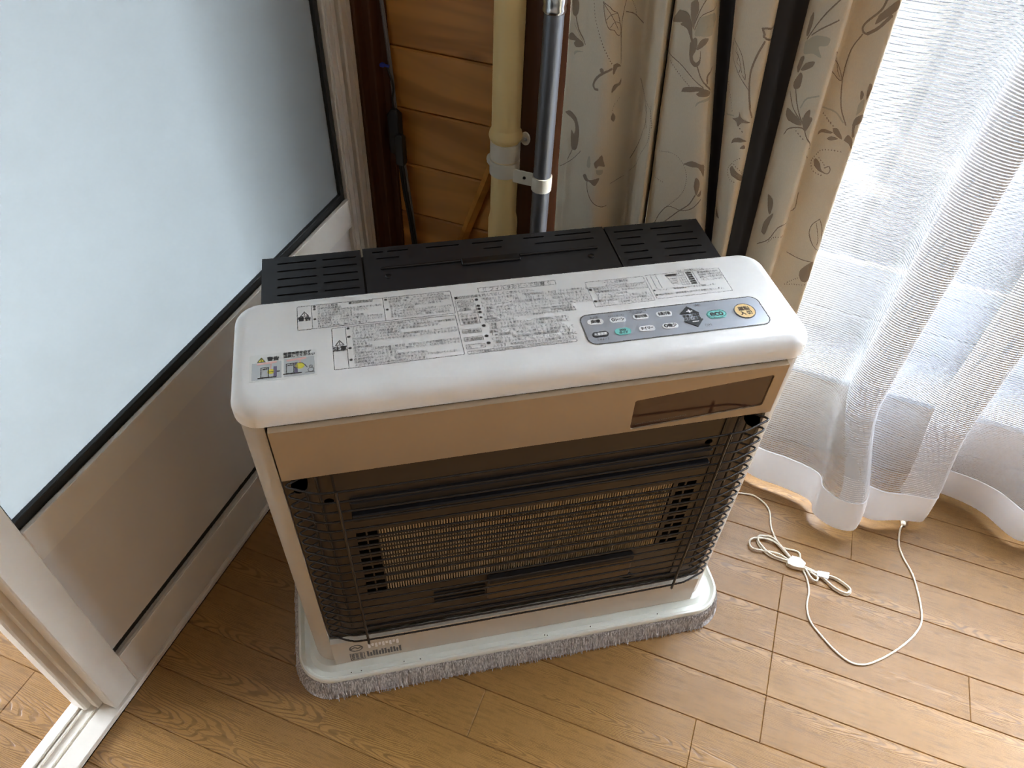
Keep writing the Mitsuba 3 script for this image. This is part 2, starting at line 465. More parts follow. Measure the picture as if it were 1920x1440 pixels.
# sliding doors (front one with frosted glass, rear one mostly hidden behind it)
def sliding_door(name, label, xf, xb, ya, yb, near_w, far_w, zb=.0125):
    labels[name] = {'label': label, 'kind': 'structure'}
    put(name + '__stile', MB().add(cbox(xb, xf, ya, ya + near_w, zb, 2.0, .002)), 'mat_vinyl')
    s = MB().add(cbox(xb, xf, yb - far_w, yb, zb, 2.0, .002))
    put(name + '__stile', s, 'mat_vinyl')
    i0, i1 = ya + near_w, yb - far_w
    put(name + '__rail', MB().add(cbox(xb, xf, i0, i1, zb, .109, .0015)).add(cbox(xf - .006, xf + .0015, i0, i1, .107, .113, .001)), 'mat_vinyl')
    put(name + '__rail', MB().add(cbox(xb, xf, i0, i1, .428, .494, .0015)).add(cbox(xf - .006, xf + .0015, i0, i1, .492, .498, .001)), 'mat_vinyl')
    put(name + '__rail', MB().add(cbox(xb, xf, i0, i1, 1.93, 2.0, .0015)), 'mat_vinyl')
    put(name + '__panel', MB().add(cbox(xb + .006, xf - .010, i0, i1, .126, .43, .001)), 'mat_vinyl_panel')
    put(name + '__panel_groove', MB().add(cbox(xb + .008, xf - .014, i0, i1, .108, .128, .001)), 'mat_pocket')
    g = MB()
    for a, b, c, d in ((i0, i1, .494, .512), (i0, i1, 1.912, 1.93), (i1 - .013, i1, .494, 1.93), (i0, i0 + .004, .494, 1.93)):
        g.add(cbox(xb + .006, xf - .009, a, b, c, d, .001))
    put(name + '__gasket', g, 'mat_gasket')
    xg = .5 * (xf + xb) - .002
    v, fc = trimesh.creation.triangulate_polygon(sg.box(i0, .505, i1, 1.92), engine='earcut')
    put(name + '__glass', MB().add((np.stack([np.full(len(v), xg), v[:, 0], v[:, 1]], 1), fc)), 'mat_frost')


sliding_door('door_1', 'cream vinyl sliding door with a frosted glass pane and a lower panel', -.610, -.640, -.390, .592, .0545, .040)
put('door_1__edge_strip', MB().add(cbox(-.686, -.655, -.412, -.380, .012, 2.0, .003)).add(cbox(-.655, -.640, -.400, -.380, .012, 2.0, .001)), 'mat_vinyl')
put('trim_3', MB().add(cbox(-.66, -.602, .596, .618, .0, 2.02, .003)).add(cbox(-.66, -.606, .621, .640, .0, 2.02, .003)), 'mat_vinyl')
tag('trim_3', 'cream vinyl jamb at the far end of the sliding door', kind='structure')
# grooves on the far stile
put('door_1__stile_bead', MB().add(cbox(-.612, -.606, .556, .562, .0125, 2.0, .001)).add(cbox(-.612, -.6075, .575, .588, .0125, 2.0, .001)), 'mat_vinyl')

#@@HEATER
# ---------------------------------------------------------------- kerosene heater (heater frame: x along its width, y to its back, z from the tray)
HT = 'kerosene_heater'
labels[HT] = {'label': 'white kerosene room heater with a black wire guard standing on a grey mat', 'category': 'heater'}
ZS, ZM, ZT, DP, HW = 0.6479, 0.5526, 0.682, 0.200, 0.377
# top cover: rounded lid
R = 0.020
rings = []
def ring(x, y0, y1, rc, z, n=12): 
    q = rrect(-x, x, y0, y1, rc, n); return np.c_[q, np.full(len(q), z)]
CY0 = -0.0012
rings.append(ring(HW - .004, CY0 + .004, DP - .004, .030, ZS + .0012))
rings.append(ring(HW, CY0, DP, .034, ZS + .0012))
rings.append(ring(HW, CY0, DP, .034, ZT - R))
for a in np.linspace(0, np.pi / 2, 10)[1:]:
    i = R * (1 - math.cos(a))
    rings.append(ring(HW - i, CY0 + i, DP - i, max(.034 - i * .7, .012), ZT - R + R * math.sin(a)))
hput(HT + '__top_cover', loft(rings), 'mat_white', smooth=35)
# body shell with a front opening
sh = sg.Polygon(rrect(-HW + .004, HW - .004, 0, DP, .034, 12))
op = sg.box(-.3415, -.01, .3415, .016)
hput(HT + '__body', MB().add(extr(sh.difference(op), ZS).apply_translation([0, 0, 0])), 'mat_cream', smooth=30)
# front panel parts
disp = sg.Polygon([(.127, .616), (.323, .631), (.322, .570), (.128, .557)]).buffer(-.004).buffer(.004)
up = sg.box(-.3375, ZM, .3395, ZS - .0006)
hput(HT + '__front_panel', MB().add(extr(up.difference(disp), .010), upright), 'mat_champagne')
hput(HT + '__panel_gap', MB().add(cbox(-.3414, .3414, .0105, .0130, ZM, ZS, .0004)), 'mat_pocket')
hput(HT + '__display_window', MB().add(extr(disp.buffer(-.0008), .004), lambda v: upright(v) + [0, -.004, 0]), 'mat_display')
hput(HT + '__display_window__scale_marks', MB().add(flat(union_all([sg.box(.135 + i * .0034, .5640 + .0765 * i * .0034, .1372 + i * .0034, .5655 + .0765 * i * .0034) for i in range(22)])), lambda v: upright(v) + [0, -.0082, 0]), 'mat_inkgrey')
bot = sg.box(-.340, .0015, .340, .081)
hput(HT + '__lower_panel', MB().add(extr(bot, .010), upright), 'mat_cream')
for k in (HT + '__front_panel', HT + '__display_window', HT + '__lower_panel'): pass
# radiant panel with punched slots
holes = []
for r_ in range(8):
    z1 = .388 - r_ * .0236
    for a, b_ in ((-.2615, -.2475), (-.2450, -.2305), (.2405, .2525), (.2555, .2720)): holes.append(sg.box(a, z1 - .0178, b_, z1))
fin = sg.box(-.229, .205, .233, .389)
hole = union_all(holes + [fin, sg.Point(.196, .115).buffer(.011), sg.Point(-.288, .476).buffer(.007), sg.Point(.268, .484).buffer(.006)])
pan = sg.box(-.340, .081, .340, ZM)
hput(HT + '__radiant_panel', MB().add(extr(pan.difference(hole), .002), lambda v: upright(v) + [0, .006, 0]), 'mat_radiant')
hput(HT + '__inner_back', MB().add(cbox(-.340, .340, .0135, .0155, .081, ZM, .0005)), 'mat_voidblack')
# pressed frame lines
fr = sg.box(-.279, .098, .286, .541); fr = fr.difference(fr.buffer(-.003))
hput(HT + '__radiant_panel__pressed_edge', MB().add(extr(fr, .0022), lambda v: upright(v) + [0, .004, 0]), 'mat_hood')
# dark hood blades
hd = MB()
for z0, z1, d in ((.470, .476, .010), (.452, .468, .006), (.434, .449, .014), (.431, .434, .004)):
    hd.add(cbox(-.261, .274, -.001 - d + .006, .006, z0, z1, .002))
hput(HT + '__heat_deflector', hd, 'mat_hood')
# heat exchanger fins
fn_ = MB()
x = -.2275
while x < .232:
    fn_.add(cbox(x - .0011, x + .0011, .005, .0115, .206, .388, .0008)); x += .0042
hput(HT + '__fin_grille', fn_, 'mat_fin'); labels[HT + '__fin_grille'] = {'label': 'warm metal fins of the heat exchanger', 'kind': 'stuff'}
hput(HT + '__fin_backing', MB().add(cbox(-.231, .235, .0118, .013, .204, .390, .0004)), 'mat_finback')
b = MB()
for z in (.236, .262, .288, .314, .340, .366): b.add(cbox(-.229, .233, .003, .0052, z - .0008, z + .0008, .0003))
hput(HT + '__fin_grille__cross_bar', b, 'mat_finback')
hput(HT + '__sensor_cover', MB().add(cbox(-.0645, .194, -.006, .004, .136, .192, .003)), 'mat_plate')
hput(HT + '__sensor_cover__lip', MB().add(cbox(-.0645, .194, -.010, .004, .1925, .207, .003)), 'mat_hood')
lv = MB()
for z in (.142, .153, .164, .175): lv.add(cbox(-.155, -.067, .001, .0045, z, z + .0022, .0006))
hput(HT + '__louver', lv, 'mat_hood')
q = lathe([(.0105, 0), (.0105, .003), (.007, .003), (.007, .0005), (0.0001, .0005)], 20)
hput(HT + '__sight_hole', MB().add(q, lambda v: np.stack([v[:, 0] * 1.3 + .196, .004 - v[:, 2], v[:, 1] * .7 + .115], 1)), 'mat_blackmetal')

# wire guard
GK = HT + '__guard'
def plan(z):
    mid = catmull([(-.302, -.0315, z), (-.272, -.0355, z), (-.1, -.037, z), (.1, -.037, z), (.268, -.0355, z), (.298, -.0325, z)], 5)
    return np.vstack([[(-.313, -.0035, z), (-.332, -.0125, z), (-.3335, -.0145, z), (-.331, -.0175, z)], mid, [(.331, -.0215, z), (.3345, -.0185, z), (.3325, -.0155, z), (.314, -.0035, z)]])
WZ = [0.5475 - .0221 * i for i in range(20)]
labels[GK] = {'label': 'black wire guard'}
for x in (-.2715, .2665):
    hput(GK + '__rod', tube([(x, -.0390, WZ[0] + .006), (x, -.0395, .33), (x, -.0390, WZ[-1] - .006)], .0021, 8), 'mat_guard', smooth=40)
for x in (-.313, .314, -.297, .298):
    hput(GK + '__rod', tube([(x, -.004, WZ[0] + .004), (x, -.004, WZ[-1] - .003)], .0019, 8), 'mat_guard', smooth=40)
for z in WZ:
    hput(GK + '__wire', tube(plan(z), .00165, 8), 'mat_guard', smooth=40)
for x in (-.318, .3185):
    kb = lathe([(.0001, -.013), (.007, -.011), (.0105, -.004), (.0105, .004), (.006, .012), (.0001, .0125)], 16)
    hput(GK + '__knob', MB().add(kb, lambda v: np.stack([v[:, 0] + x, v[:, 2] - .005, v[:, 1] + .537], 1)), 'mat_guard', smooth=40)

# base tray
rings = []
def tring(i, z): return ring(.406 - i, -.0375 + i, .262 - i, .062 - min(i, .03), z, 12)
for i, z in ((.012, -.014), (.001, -.0135), (0, -.010), (.0005, -.005), (.0025, -.002), (.0055, -.002), (.008, -.005), (.011, -.0105), (.020, -.011), (.024, -.006), (.028, -.001), (.05, -.0005)):
    rings.append(tring(i, z))
hput(HT + '__base_tray', loft(rings), 'mat_tray', smooth=40)
sp = MB()
for x, y in ((-.315, -.024), (-.297, -.024), (-.19, -.023), (.045, -.022), (.05, -.0235), (.27, -.022), (.135, -.022), (-.22, -.022)):
    sp.add(lathe([(.0013, 0), (.0009, .0006), (.0001, .0008)], 8, (x, y, -.0108)))
hput(HT + '__base_tray__dirt_speck', sp, 'mat_finback'); labels[HT + '__base_tray__dirt_speck'] = {'label': 'small brown specks of dirt in the tray', 'kind': 'stuff'}

# rear cover: black slotted plates on the back casing
hput(HT + '__rear_casing', MB().add(cbox(-.342, .329, DP - .001, .316, .0, .650, .003)), 'mat_blackmetal')
def slots(x0, x1, ys, cols, w=.0034):
    out = []
    n = len(cols)
    for y in ys:
        for a, b in cols: out.append(sg.LineString([(a, y), (b, y)]).buffer(w / 2, cap_style=1))
    return out
def rear_plate(x0, x1, cut, z=.660, name='__rear_plate'):
    g = sg.box(x0, DP - .002, x1, .3175).difference(union_all(cut))
    m = extr(g, .0014); m.apply_translation([0, 0, z - .0014])
    mb = MB().add(m)
    mb.add(cbox(x0, x1, .3165, .3180, z - .030, z, .0005))
    if name == '__rear_plate' and abs(x0) > .3: mb.add(cbox(x0, x0 + .0015, DP, .318, z - .03, z, .0005))
    if x1 > .3: mb.add(cbox(x1 - .0015, x1, DP, .318, z - .03, z, .0005))
    return hput(HT + name, mb, 'mat_blackmetal')
ys = [.302, .284, .266, .248, .230, .212]
rear_plate(-.345, -.2035, slots(0, 0, ys, [(-.322, -.270), (-.258, -.212)]))
rear_plate(.1765, .332, slots(0, 0, ys[:1], [(.19, .235), (.25, .30)]) + slots(0, 0, ys[1:], [(.19, .225), (.255, .312)]))
cut = slots(0, 0, [.306], [(-.185, -.172), (-.163, -.135), (-.105, -.058), (-.035, .01), (.045, .075), (.095, .15)]) + slots(0, 0, [.290], [(-.18, -.15), (-.02, .005), (.06, .15)])
rear_plate(-.2005, .1735, cut, .6615, '__rear_plate')
# pressed ledge and its raised middle on the centre plate
hput(HT + '__rear_ledge', MB().add(cbox(-.178, -.06, .262, .266, .6610, .6650, .001)).add(cbox(.028, .150, .262, .266, .6610, .6650, .001)).add(cbox(-.06, .028, .252, .2665, .6610, .6660, .0015)), 'mat_blackgloss')
for x, y in ((-.168, .246), (.135, .246)):
    hput(HT + '__screw', MB().add(lathe([(.0052, 0), (.0052, .0012), (.0036, .0020), (.0036, .0012), (.0001, .0012)], 16, (x, y, .6612))), 'mat_blackgloss', smooth=30)

# ---- printing on the lid
_FONT = None
def font():
    global _FONT
    if _FONT is None:
        from PIL import ImageFont
        _FONT = ImageFont.truetype(glob.glob('/opt/blender-*/*/datafiles/fonts/Noto Sans CJK Regular.woff2')[0], 44)
    return _FONT
_GL = {}
def glyph(ch, bold):
    key = (ch, bold)
    if key not in _GL:
        from PIL import Image, ImageDraw
        f_ = font()
        adv = f_.getlength(ch) / 44
        im = Image.new('L', (72, 80))
        ImageDraw.Draw(im).text((8, 52), ch, 255, f_, anchor='ls', stroke_width=2 if bold else 0)
        on = np.pad(np.asarray(im) > 127, ((0, 0), (1, 1))).astype(np.int8)
        r, s = np.nonzero(np.diff(on, axis=1) == 1)
        e = np.nonzero(np.diff(on, axis=1) == -1)[1]
        if len(r):
            g = union_all(sbox(s, -r - 1, e, -r)).buffer(.5).buffer(-.5).simplify(.6)
            g = affinity.affine_transform(g, [1 / 44, 0, 0, 1 / 44, -8 / 44, 52 / 44])
            m = flat(g); _GL[key] = (adv, np.asarray(m.vertices)[:, :2], np.asarray(m.faces))
        else: _GL[key] = (adv, None, None)
    return _GL[key]
def text(acc, s, x, y, h, width=None, bold=False, z=0, center=False):
    """letters of em height h, from x (or centred there), baseline y; width: squeeze to at most this width"""
    L = sum(glyph(c, bold)[0] for c in s) * h
    k = min(1.0, width / L) if width else 1.0
    if center: x -= L * k / 2
    for c in s:
        a, v, f_ = glyph(c, bold)
        if v is not None: acc.add((np.c_[x + v[:, 0] * h * k, y + v[:, 1] * h, np.full(len(v), z)], f_))
        x += a * h * k
def frame(acc, x0, x1, y0, y1, w=.0007, rc=.002, z=0, fill=False):
    g = sg.box(x0 + rc, y0 + rc, x1 - rc, y1 - rc).buffer(rc)
    acc.add(flat(g if fill else g.difference(g.buffer(-w)), z))
def line(acc, x0, y0, x1, y1, w=.0006, z=0):
    acc.add(flat(sg.LineString([(x0, y0), (x1, y1)]).buffer(w / 2, cap_style=2), z))
def lines(acc, rows, x0, x1, y1, y0, z=0, squeeze=1.0, fs=.92):
    """rows of text between y1 (top) and y0; a row that starts with ● hangs its bullet"""
    n = len(rows); p = (y1 - y0) / n; h = p * fs
    for i, s in enumerate(rows):
        y = y1 - (i + .86) * p
        if s.startswith('●') or s.startswith('■'):
            acc.add(flat(sg.Point(x0 + h * .35, y + h * .38).buffer(h * .42), z)); s = s[1:]
        text(acc, s, x0 + h * 1.05, y, h, x1 - x0 - h * 1.05, z=z)
def warn(acc, cx, y, s, z=0):
    g = sg.Polygon([(cx - s, y), (cx + s, y), (cx, y + s * 1.62)])
    acc.add(flat(g.difference(g.buffer(-s * .17)), z))
    acc.add(flat(sg.box(cx - s * .09, y + s * .5, cx + s * .09, y + s * 1.05), z)); acc.add(flat(sg.Point(cx, y + s * .32).buffer(s * .11), z))

ZP = ZT + .00025
ink = MB()
frame(ink, -.2945, -.0895, .1272, .1745)
line(ink, -.2755, .1272, -.2755, .1745); line(ink, -.1817, .1272, -.1817, .1745)
warn(ink, -.285, .1535, .0062); text(ink, '警告', -.285, .1455, .0085, center=True, bold=True)
lines(ink, ['●ガソリン厳禁　　　●衣類乾燥厳禁', '●可燃物近接禁止', 'カーテン・寝具や毛布などの燃えやすい物の', 'そばでは使用しないでください。', '火災の原因になります。', '●給排気筒トップの閉そく危険', '給排気筒トップの周りが雪でふさがれたま', 'まで使用しないでください。ふさがれていると', '排ガスが室内に漏れて危険です。'], -.2735, -.184, .1735, .1285)
lines(ink, ['●給排気筒（管、ホース）の外れ危険', '給排気筒（管、ホース）が外れた状態で使用', 'しないでください。外れていると運転中に', '排ガスが室内に漏れて、危険です。', '●スプレー缶厳禁', 'スプレー缶やカセットこんろ用ボンベなどを', '温風のあたるところに放置しないでください。', '熱で缶の圧力が上がり、爆発して危険です。'], -.1795, -.0915, .1725, .1315)
frame(ink, -.252, -.0905, .0475, .1245)
line(ink, -.2342, .0475, -.2342, .1245)
warn(ink, -.243, .0905, .0062); text(ink, '注意', -.243, .082, .0085, center=True, bold=True); line(ink, -.2515, .0805, -.2345, .0805)
lines(ink, ['●フィルタは週１回以上必ず掃除してください。', 'ごみ・ほこりでフィルタがつまると、温風の吹出しや室内温度の', '上昇やストーブ内部温度が上昇する原因になります。', '●フィルタを外しての運転禁止', '対流用送風機にフィルタを外した状態で運転すると、カーテンなどを', '巻き込んで火災になるおそれがあります。またけがをするおそれが', 'あります。', '●油漏れ確認', '油タンク・ゴム製送油管・接合部・給油コックおよび機器などからの', '灯油漏れがないことを確認の上ご使用ください。灯油が漏れていると', '火災のおそれがあります。', '●長期間使用しないときは電源プラグを抜く', '長期間使用しないときは、電源プラグをコンセントから抜いてください。', '火災や予想しない事故の原因になります。'], -.2325, -.0925, .1235, .049)
frame(ink, -.052, .0584, .1645, .1742, .0006, .0012); text(ink, '⇧ フィルタのとって位置 ⇧', .003, .1663, .0082, .1, center=True)
text(ink, '■取扱説明書を読んで正しくご使用ください。', -.087, .1555, .0066, .115)
frame(ink, -.087, -.062, .1447, .1520, .0005, .001); text(ink, '時刻合わせ', -.0845, .1462, .0050, .02)
frame(ink, -.0873, -.0605, .1025, .1428, .0005, .001)
for i, s in enumerate(['時刻合わせ', 'の運転', '入　　　切', 'タイマー', '自動/手動', '室温調節']): text(ink, s, -.0845, .1372 - i * .0066, .0056, .022)
line(ink, -.0868, .1302, -.0610, .1302, .0004); line(ink, -.0868, .1236, -.0610, .1236, .0004)
for y, s in ((.0870, '床暖運転'), (.0720, '水温調節'), (.0580, '消　　火')):
    frame(ink, -.087, -.062, y - .0015, y + .0065, .0005, .0015); text(ink, s, -.0745, y, .0055, .022, center=True)
lines(ink, ['●「時刻合せ」ボタンを押して、「現在時刻合わせ」および「タイマー時刻合せ」に', 'してください。「時」「分」ボタンで時刻を合せます。', '●レベルメーターで灯油の残量を確認し、給油をしてください。', '●「運転」ボタンを押して「入」にしてください。点火動作に入ります。', '●「運転」ボタンを押して「入」にしてから「タイマー」ボタンを押してください。'], -.0595, .100, .1535, .1210)
lines(ink, ['タイマーランプが点灯し、タイマー時刻になると自動的に運転を開始します。', '●「自動／手動」ボタンで切り換えてください。自動運転は室温を', '自動運転にて「＋」「－」ボタンで温度設定ができます。手動運転は', '火力を調節できます。'], -.0595, .072, .1210, .1015)
lines(ink, ['●「床暖」ボタンを押すとストーブ床暖房運転になります。', '「床暖」のみを運転しない場合は「床暖」ボタンを押して、', '運転ランプを「切」にしてください。', '●「水温調節」ボタンを押して水温設定をして', 'ください。設定温度に自動温度調節します。', '●「運転」ボタンを押して「切」にしてください。消火動作に', '入ります。本体内部が冷却すると送風機が停止します。'], -.0595, .060, .1005, .0535)
frame(ink, -.0872, .0565, .0468, .0525, .0005, .0026); text(ink, 'ストーブを廃棄処分するときは、灯油を抜いてから指定の方法で行ってください。', -.084, .0479, .0044, .136)
# small boxes on the right
frame(ink, .0985, .1846, .1085, .1622, .0005, .001); line(ink, .0985, .1490, .1846, .1490, .0005)
text(ink, '－CＬの解除', .1415, .1548, .0068, center=True); text(ink, 'チャイルドロック', .1415, .1497, .0040, center=True)
lines(ink, ['●電源プラグをコンセントに差し込んだとき、', '停電復帰後または、チャイルドロックに', 'セットしたときは、', 'デジタル表示に－ＣＬと表示します。', '●運転する場合はチャイルドロックを解除して', 'ください。（３秒押してください）'], .1, .1838, .148, .1105)
frame(ink, .1878, .3005, .1108, .1632, .0005, .001)
lines(ink, ['●「セーブ」：設定温度より下がると運転します。', '　', '●微少運転中、設定温度を超えると自動で消火します。', '　'], .1890, .299, .1315, .1120, fs=.85)
line(ink, .1955, .1325, .1955, .162, .0005); line(ink, .2030, .1325, .2030, .162, .0005)
for i in range(5):
    a = .0085 - .0012 * i
    frame(ink, .2250 - a, .2250 + a, .1560 - i * .0052, .1602 - i * .0052, .0004, .0008, fill=(i == 0))
for i in range(4): line(ink, .2345 + i * .0035, .1325, .2345 + i * .0035, .162, .0004)
for i in range(6): line(ink, .2345, .1345 + i * .0052, .2455, .1345 + i * .0052, .0004)
for i in range(6): frame(ink, .2480, .2565, .1338 + i * .0047, .1375 + i * .0047, .0012, .0003, fill=True)
line(ink, .2590, .1325, .2590, .162, .0005)
lines(ink, ['室温調節の目安', '外気温度・部屋の広さなど', '条件により室温と表示は', '一致しないことがあります。'], .2600, .299, .161, .138, fs=.8)
text(ink, 'SAVE・MINI運転のしくみ', .236, .1645, .0036)
hput(HT + '__warning_print', MB().add(ink.mesh(), lambda v: v + [0, 0, ZP]), 'mat_ink')
labels[HT + '__warning_print'] = {'label': 'printed Japanese warnings and instructions'}

# sticker
SK = HT + '__warning_sticker'
hput(SK, MB().add(extr(sg.box(-.3525, .0432, -.2722, .0897).buffer(-.002).buffer(.002), .0003), lambda v: v + [0, 0, ZT]), 'mat_sticker')
labels[SK] = {'label': 'white caution sticker with yellow triangle and small drawings'}
z0 = ZT + .0005
g1, g2 = sg.box(-.3495, .0455, -.3145, .0752), sg.box(-.3115, .0455, -.2750, .0775)
hput(SK + '__picture_field', MB().add(flat(union_all([g1, g2]), z0)), 'mat_stickergrey')
yl = [sg.Polygon([(-.3435, .0757), (-.3335, .0757), (-.3385, .0845)]), sg.Point(-.3270, .0580).buffer(.0042), sg.Point(-.2925, .0625).buffer(.0055)]
for y_ in yl: hput(SK + '__yellow_mark', MB().add(flat(y_, z0 + .0002)), 'mat_yellow')
pk = [sg.LineString([(-.342, .0728), (-.3215, .0738)]).buffer(.0016), sg.LineString([(-.3265, .0735), (-.3275, .0605)]).buffer(.0007), sg.LineString([(-.3070, .0735), (-.2860, .0750)]).buffer(.0016), sg.LineString([(-.2925, .0735), (-.2920, .0680)]).buffer(.0007)]
hput(SK + '__pink_callout', MB().add(flat(union_all(pk), z0 + .0002)), 'mat_pink')
hput(SK + '__wall_symbol', MB().add(flat(union_all([sg.box(-.3240, .0480, -.3200, .0660), sg.box(-.2990, .0500, -.2952, .0690)]), z0 + .0002)), 'mat_purple')
si = MB()
warn(si, -.3385, .0757, .0052, z0 + .0004)
text(si, '警告', -.3315, .0772, .0072, bold=True, z=z0 + .0004)
text(si, '給排気筒を必ず', -.3120, .0840, .0048, z=z0 + .0004, bold=True); text(si, '点検してください', -.3120, .0790, .0048, z=z0 + .0004, bold=True)
for x0, y0 in ((-.3385, .0490), (-.3085, .0510)):
    g = sg.box(x0, y0, x0 + .0085, y0 + .0165).buffer(.0006); si.add(flat(g.difference(g.buffer(-.0009)), z0 + .0004))
    text(si, '■■■', x0 + .0015, y0 + .0130, .0020, z=z0 + .0004)
    line(si, x0 - .004, y0 - .001, x0 + .018, y0 - .001, .0016, z0 + .0004); line(si, x0 + .009, y0 + .0085, x0 + .0145, y0 + .0085, .0008, z0 + .0004)
line(si, -.3200, .0570, -.3165, .0570, .0018, z0 + .0004)
for c, r in (((-.2795, .0590), .0022), ((-.2795, .0532), .0038)):
    g = sg.Point(*c).buffer(r); si.add(flat(g.difference(g.buffer(-.0006)), z0 + .0004))
si.add(flat(sg.LineString([(-.2935, .0670), (-.290, .0668), (-.2865, .063), (-.284, .058)]).buffer(.0004), z0 + .0004))
line(si, -.2865, .0492, -.2755, .0492, .0007, z0 + .0004)
hput(SK + '__lettering', si, 'mat_ink')

# control panel
CK = HT + '__control_panel'
cp = sg.box(.0705 + .012, .0372 + .012, .3255 - .012, .0935 - .012).buffer(.012)
hput(CK, MB().add(extr(cp, .0006), lambda v: v + [0, 0, ZT]), 'mat_panelsilver')
labels[CK] = {'label': 'silver blue control panel with oval buttons'}
cb = MB().add(flat(cp.buffer(.0012).difference(cp.buffer(-.0004)), ZT + .0008))
hput(CK + '__border', cb, 'mat_inkgrey')
zb = ZT + .0006
def pill(x, y, hw, hh, mat, rim=True):
    g = sg.LineString([(x - hw + hh, y), (x + hw - hh, y)]).buffer(hh) if hw > hh else affinity.scale(sg.Point(x, y).buffer(hh), hw / hh, 1)
    k = hput(CK + '__button', MB().add(extr(g, .0010), lambda v: v + [0, 0, zb]), mat)
    return k
pl, pd = MB(), MB()
zt = zb + .0012
W_ = .0110
for x, y, s in ((.0895, .0783, '床暖'), (.1203, .0775, '◎シーン'), (.1529, .0785, '表示切換'), (.1859, .0785, '自動/手動'), (.1535, .0545, 'タイマー'), (.1860, .0543, '◎微少')):
    k = pill(x, y, W_, .0052, 'mat_buttonwhite'); 
    text(pd, s, x, y - .0022, .0066, .0175, bold=True, z=zt, center=True)
k = pill(.0894, .0539, W_, .0048, 'mat_buttondark'); text(pl, '水温調節', .0894, .0520, .0055, .018, bold=True, z=zt, center=True)
k = pill(.1203, .0544, W_, .0062, 'mat_buttonteal'); text(pd, 'eco', .1203, .0553, .0052, bold=True, z=zt, center=True); text(pd, 'ガイド', .1203, .0502, .0044, .015, bold=True, z=zt, center=True)
g = sg.Polygon([(.2075, .0745), (.2335, .0730), (.2215, .0870)]).buffer(.0006)
hput(CK + '__button', MB().add(extr(g, .0010), lambda v: v + [0, 0, zb]), 'mat_buttondark'); 
g = sg.Polygon([(.2085, .0590), (.2345, .0600), (.2225, .0470)]).buffer(.0006)
hput(CK + '__button', MB().add(extr(g, .0010), lambda v: v + [0, 0, zb]), 'mat_buttondark')
pl.add(flat(union_all([sg.box(.2170, .0765, .2262, .0783), sg.box(.2206, .0745, .2226, .0810)]), zt)); pl.add(flat(sg.box(.2180, .0555, .2275, .0573), zt))
text(pd, '（時）', .2375, .0860, .0055, z=zb + .0003, center=True); text(pd, '（分）', .2375, .0455, .0055, z=zb + .0003, center=True)
text(pd, '室温／時刻', .2210, .0672, .0052, .024, bold=True, z=zb + .0003, center=True); text(pd, '火力／水温', .2210, .0618, .0052, .024, bold=True, z=zb + .0003, center=True)
pill(.2567, .0662, .0140, .0080, 'mat_buttonteal'); text(pd, 'eco', .2567, .0628, .0115, bold=True, z=zt, center=True)
gr = affinity.scale(sg.Point(.2567, .0662).buffer(.0078), 1.74, 1); pd.add(flat(gr.difference(affinity.scale(gr, .95, .91)), zt))
pill(.2979, .0660, .0142, .0138, 'mat_buttonorange')
gr = sg.Point(.2979, .0660).buffer(.0148); hput(CK + '__button_rim', MB().add(extr(gr.difference(sg.Point(.2979, .0660).buffer(.0138)), .0012), lambda v: v + [0, 0, zb]), 'mat_inkgrey')
pb = MB(); text(pb, '運転', .2979, .0672, .0082, bold=True, z=zt, center=True); text(pb, '入 切', .2979, .0585, .0078, bold=True, z=zt, center=True)
hput(CK + '__power_lettering', pb, 'mat_plate')
text(pd, '入/切', .0895, .0852, .0052, z=zb + .0003, center=True); text(pd, '（メインモード）', .1203, .0850, .0040, .026, z=zb + .0003, center=True)
text(pd, 'チャイルドロック', .1529, .0885, .0040, .024, z=zb + .0003, center=True); text(pd, '［３秒押し］', .1529, .0848, .0036, z=zb + .0003, center=True)
text(pd, '（＋/－）', .0905, .0432, .0050, z=zb + .0003, center=True)
hput(CK + '__lettering', pd, 'mat_ink'); k = hput(CK + '__pale_lettering', pl, 'mat_buttonwhite'); labels[k] = {'label': 'white lettering on the dark buttons', 'kind': 'stuff'}

# brand mark on the lower panel: an oval emblem with blocks of letters too small to read
bm = MB()
g = affinity.scale(sg.Point(-.299, .052).buffer(.012), 1.0, 1.0)
bm.add(flat(g.difference(g.buffer(-.0026)))); bm.add(flat(sg.LineString([(-.3085, .050), (-.301, .056), (-.296, .050), (-.2895, .055)]).buffer(.0014)))
g = sg.box(-.3125, .0065, -.2865, .0330); bm.add(flat(g.difference(g.buffer(-.0016))))
for r_ in range(4):
    for c in range(3): bm.add(flat(sg.box(-.3095 + c * .0072, .0095 + r_ * .0056, -.3045 + c * .0072, .0135 + r_ * .0056)))
for i in range(12): bm.add(flat(sg.box(-.2825 + i * .0052, .012, -.2788 + i * .0052, .033 - .006 * (i % 3 == 1))))
bm2 = MB()
for i in range(9): bm2.add(flat(sg.box(-.2780 + i * .0062, .044 + .006 * (i % 2), -.2738 + i * .0062, .060)))
hput(HT + '__brand_mark', MB().add(bm.mesh(), lambda v: upright(v) + [0, -.0104, 0]), 'mat_inkgrey')
hput(HT + '__brand_mark__pale_letters', MB().add(bm2.mesh(), lambda v: upright(v) + [0, -.0104, 0]), 'mat_buttonwhite')
sn = MB(); text(sn, '点検', .155, .126, .012); text(sn, '注意', .155, .108, .012)
hput(HT + '__small_label', MB().add(sn.mesh(), lambda v: upright(v) + [0, .0036, 0]), 'mat_inkgrey')

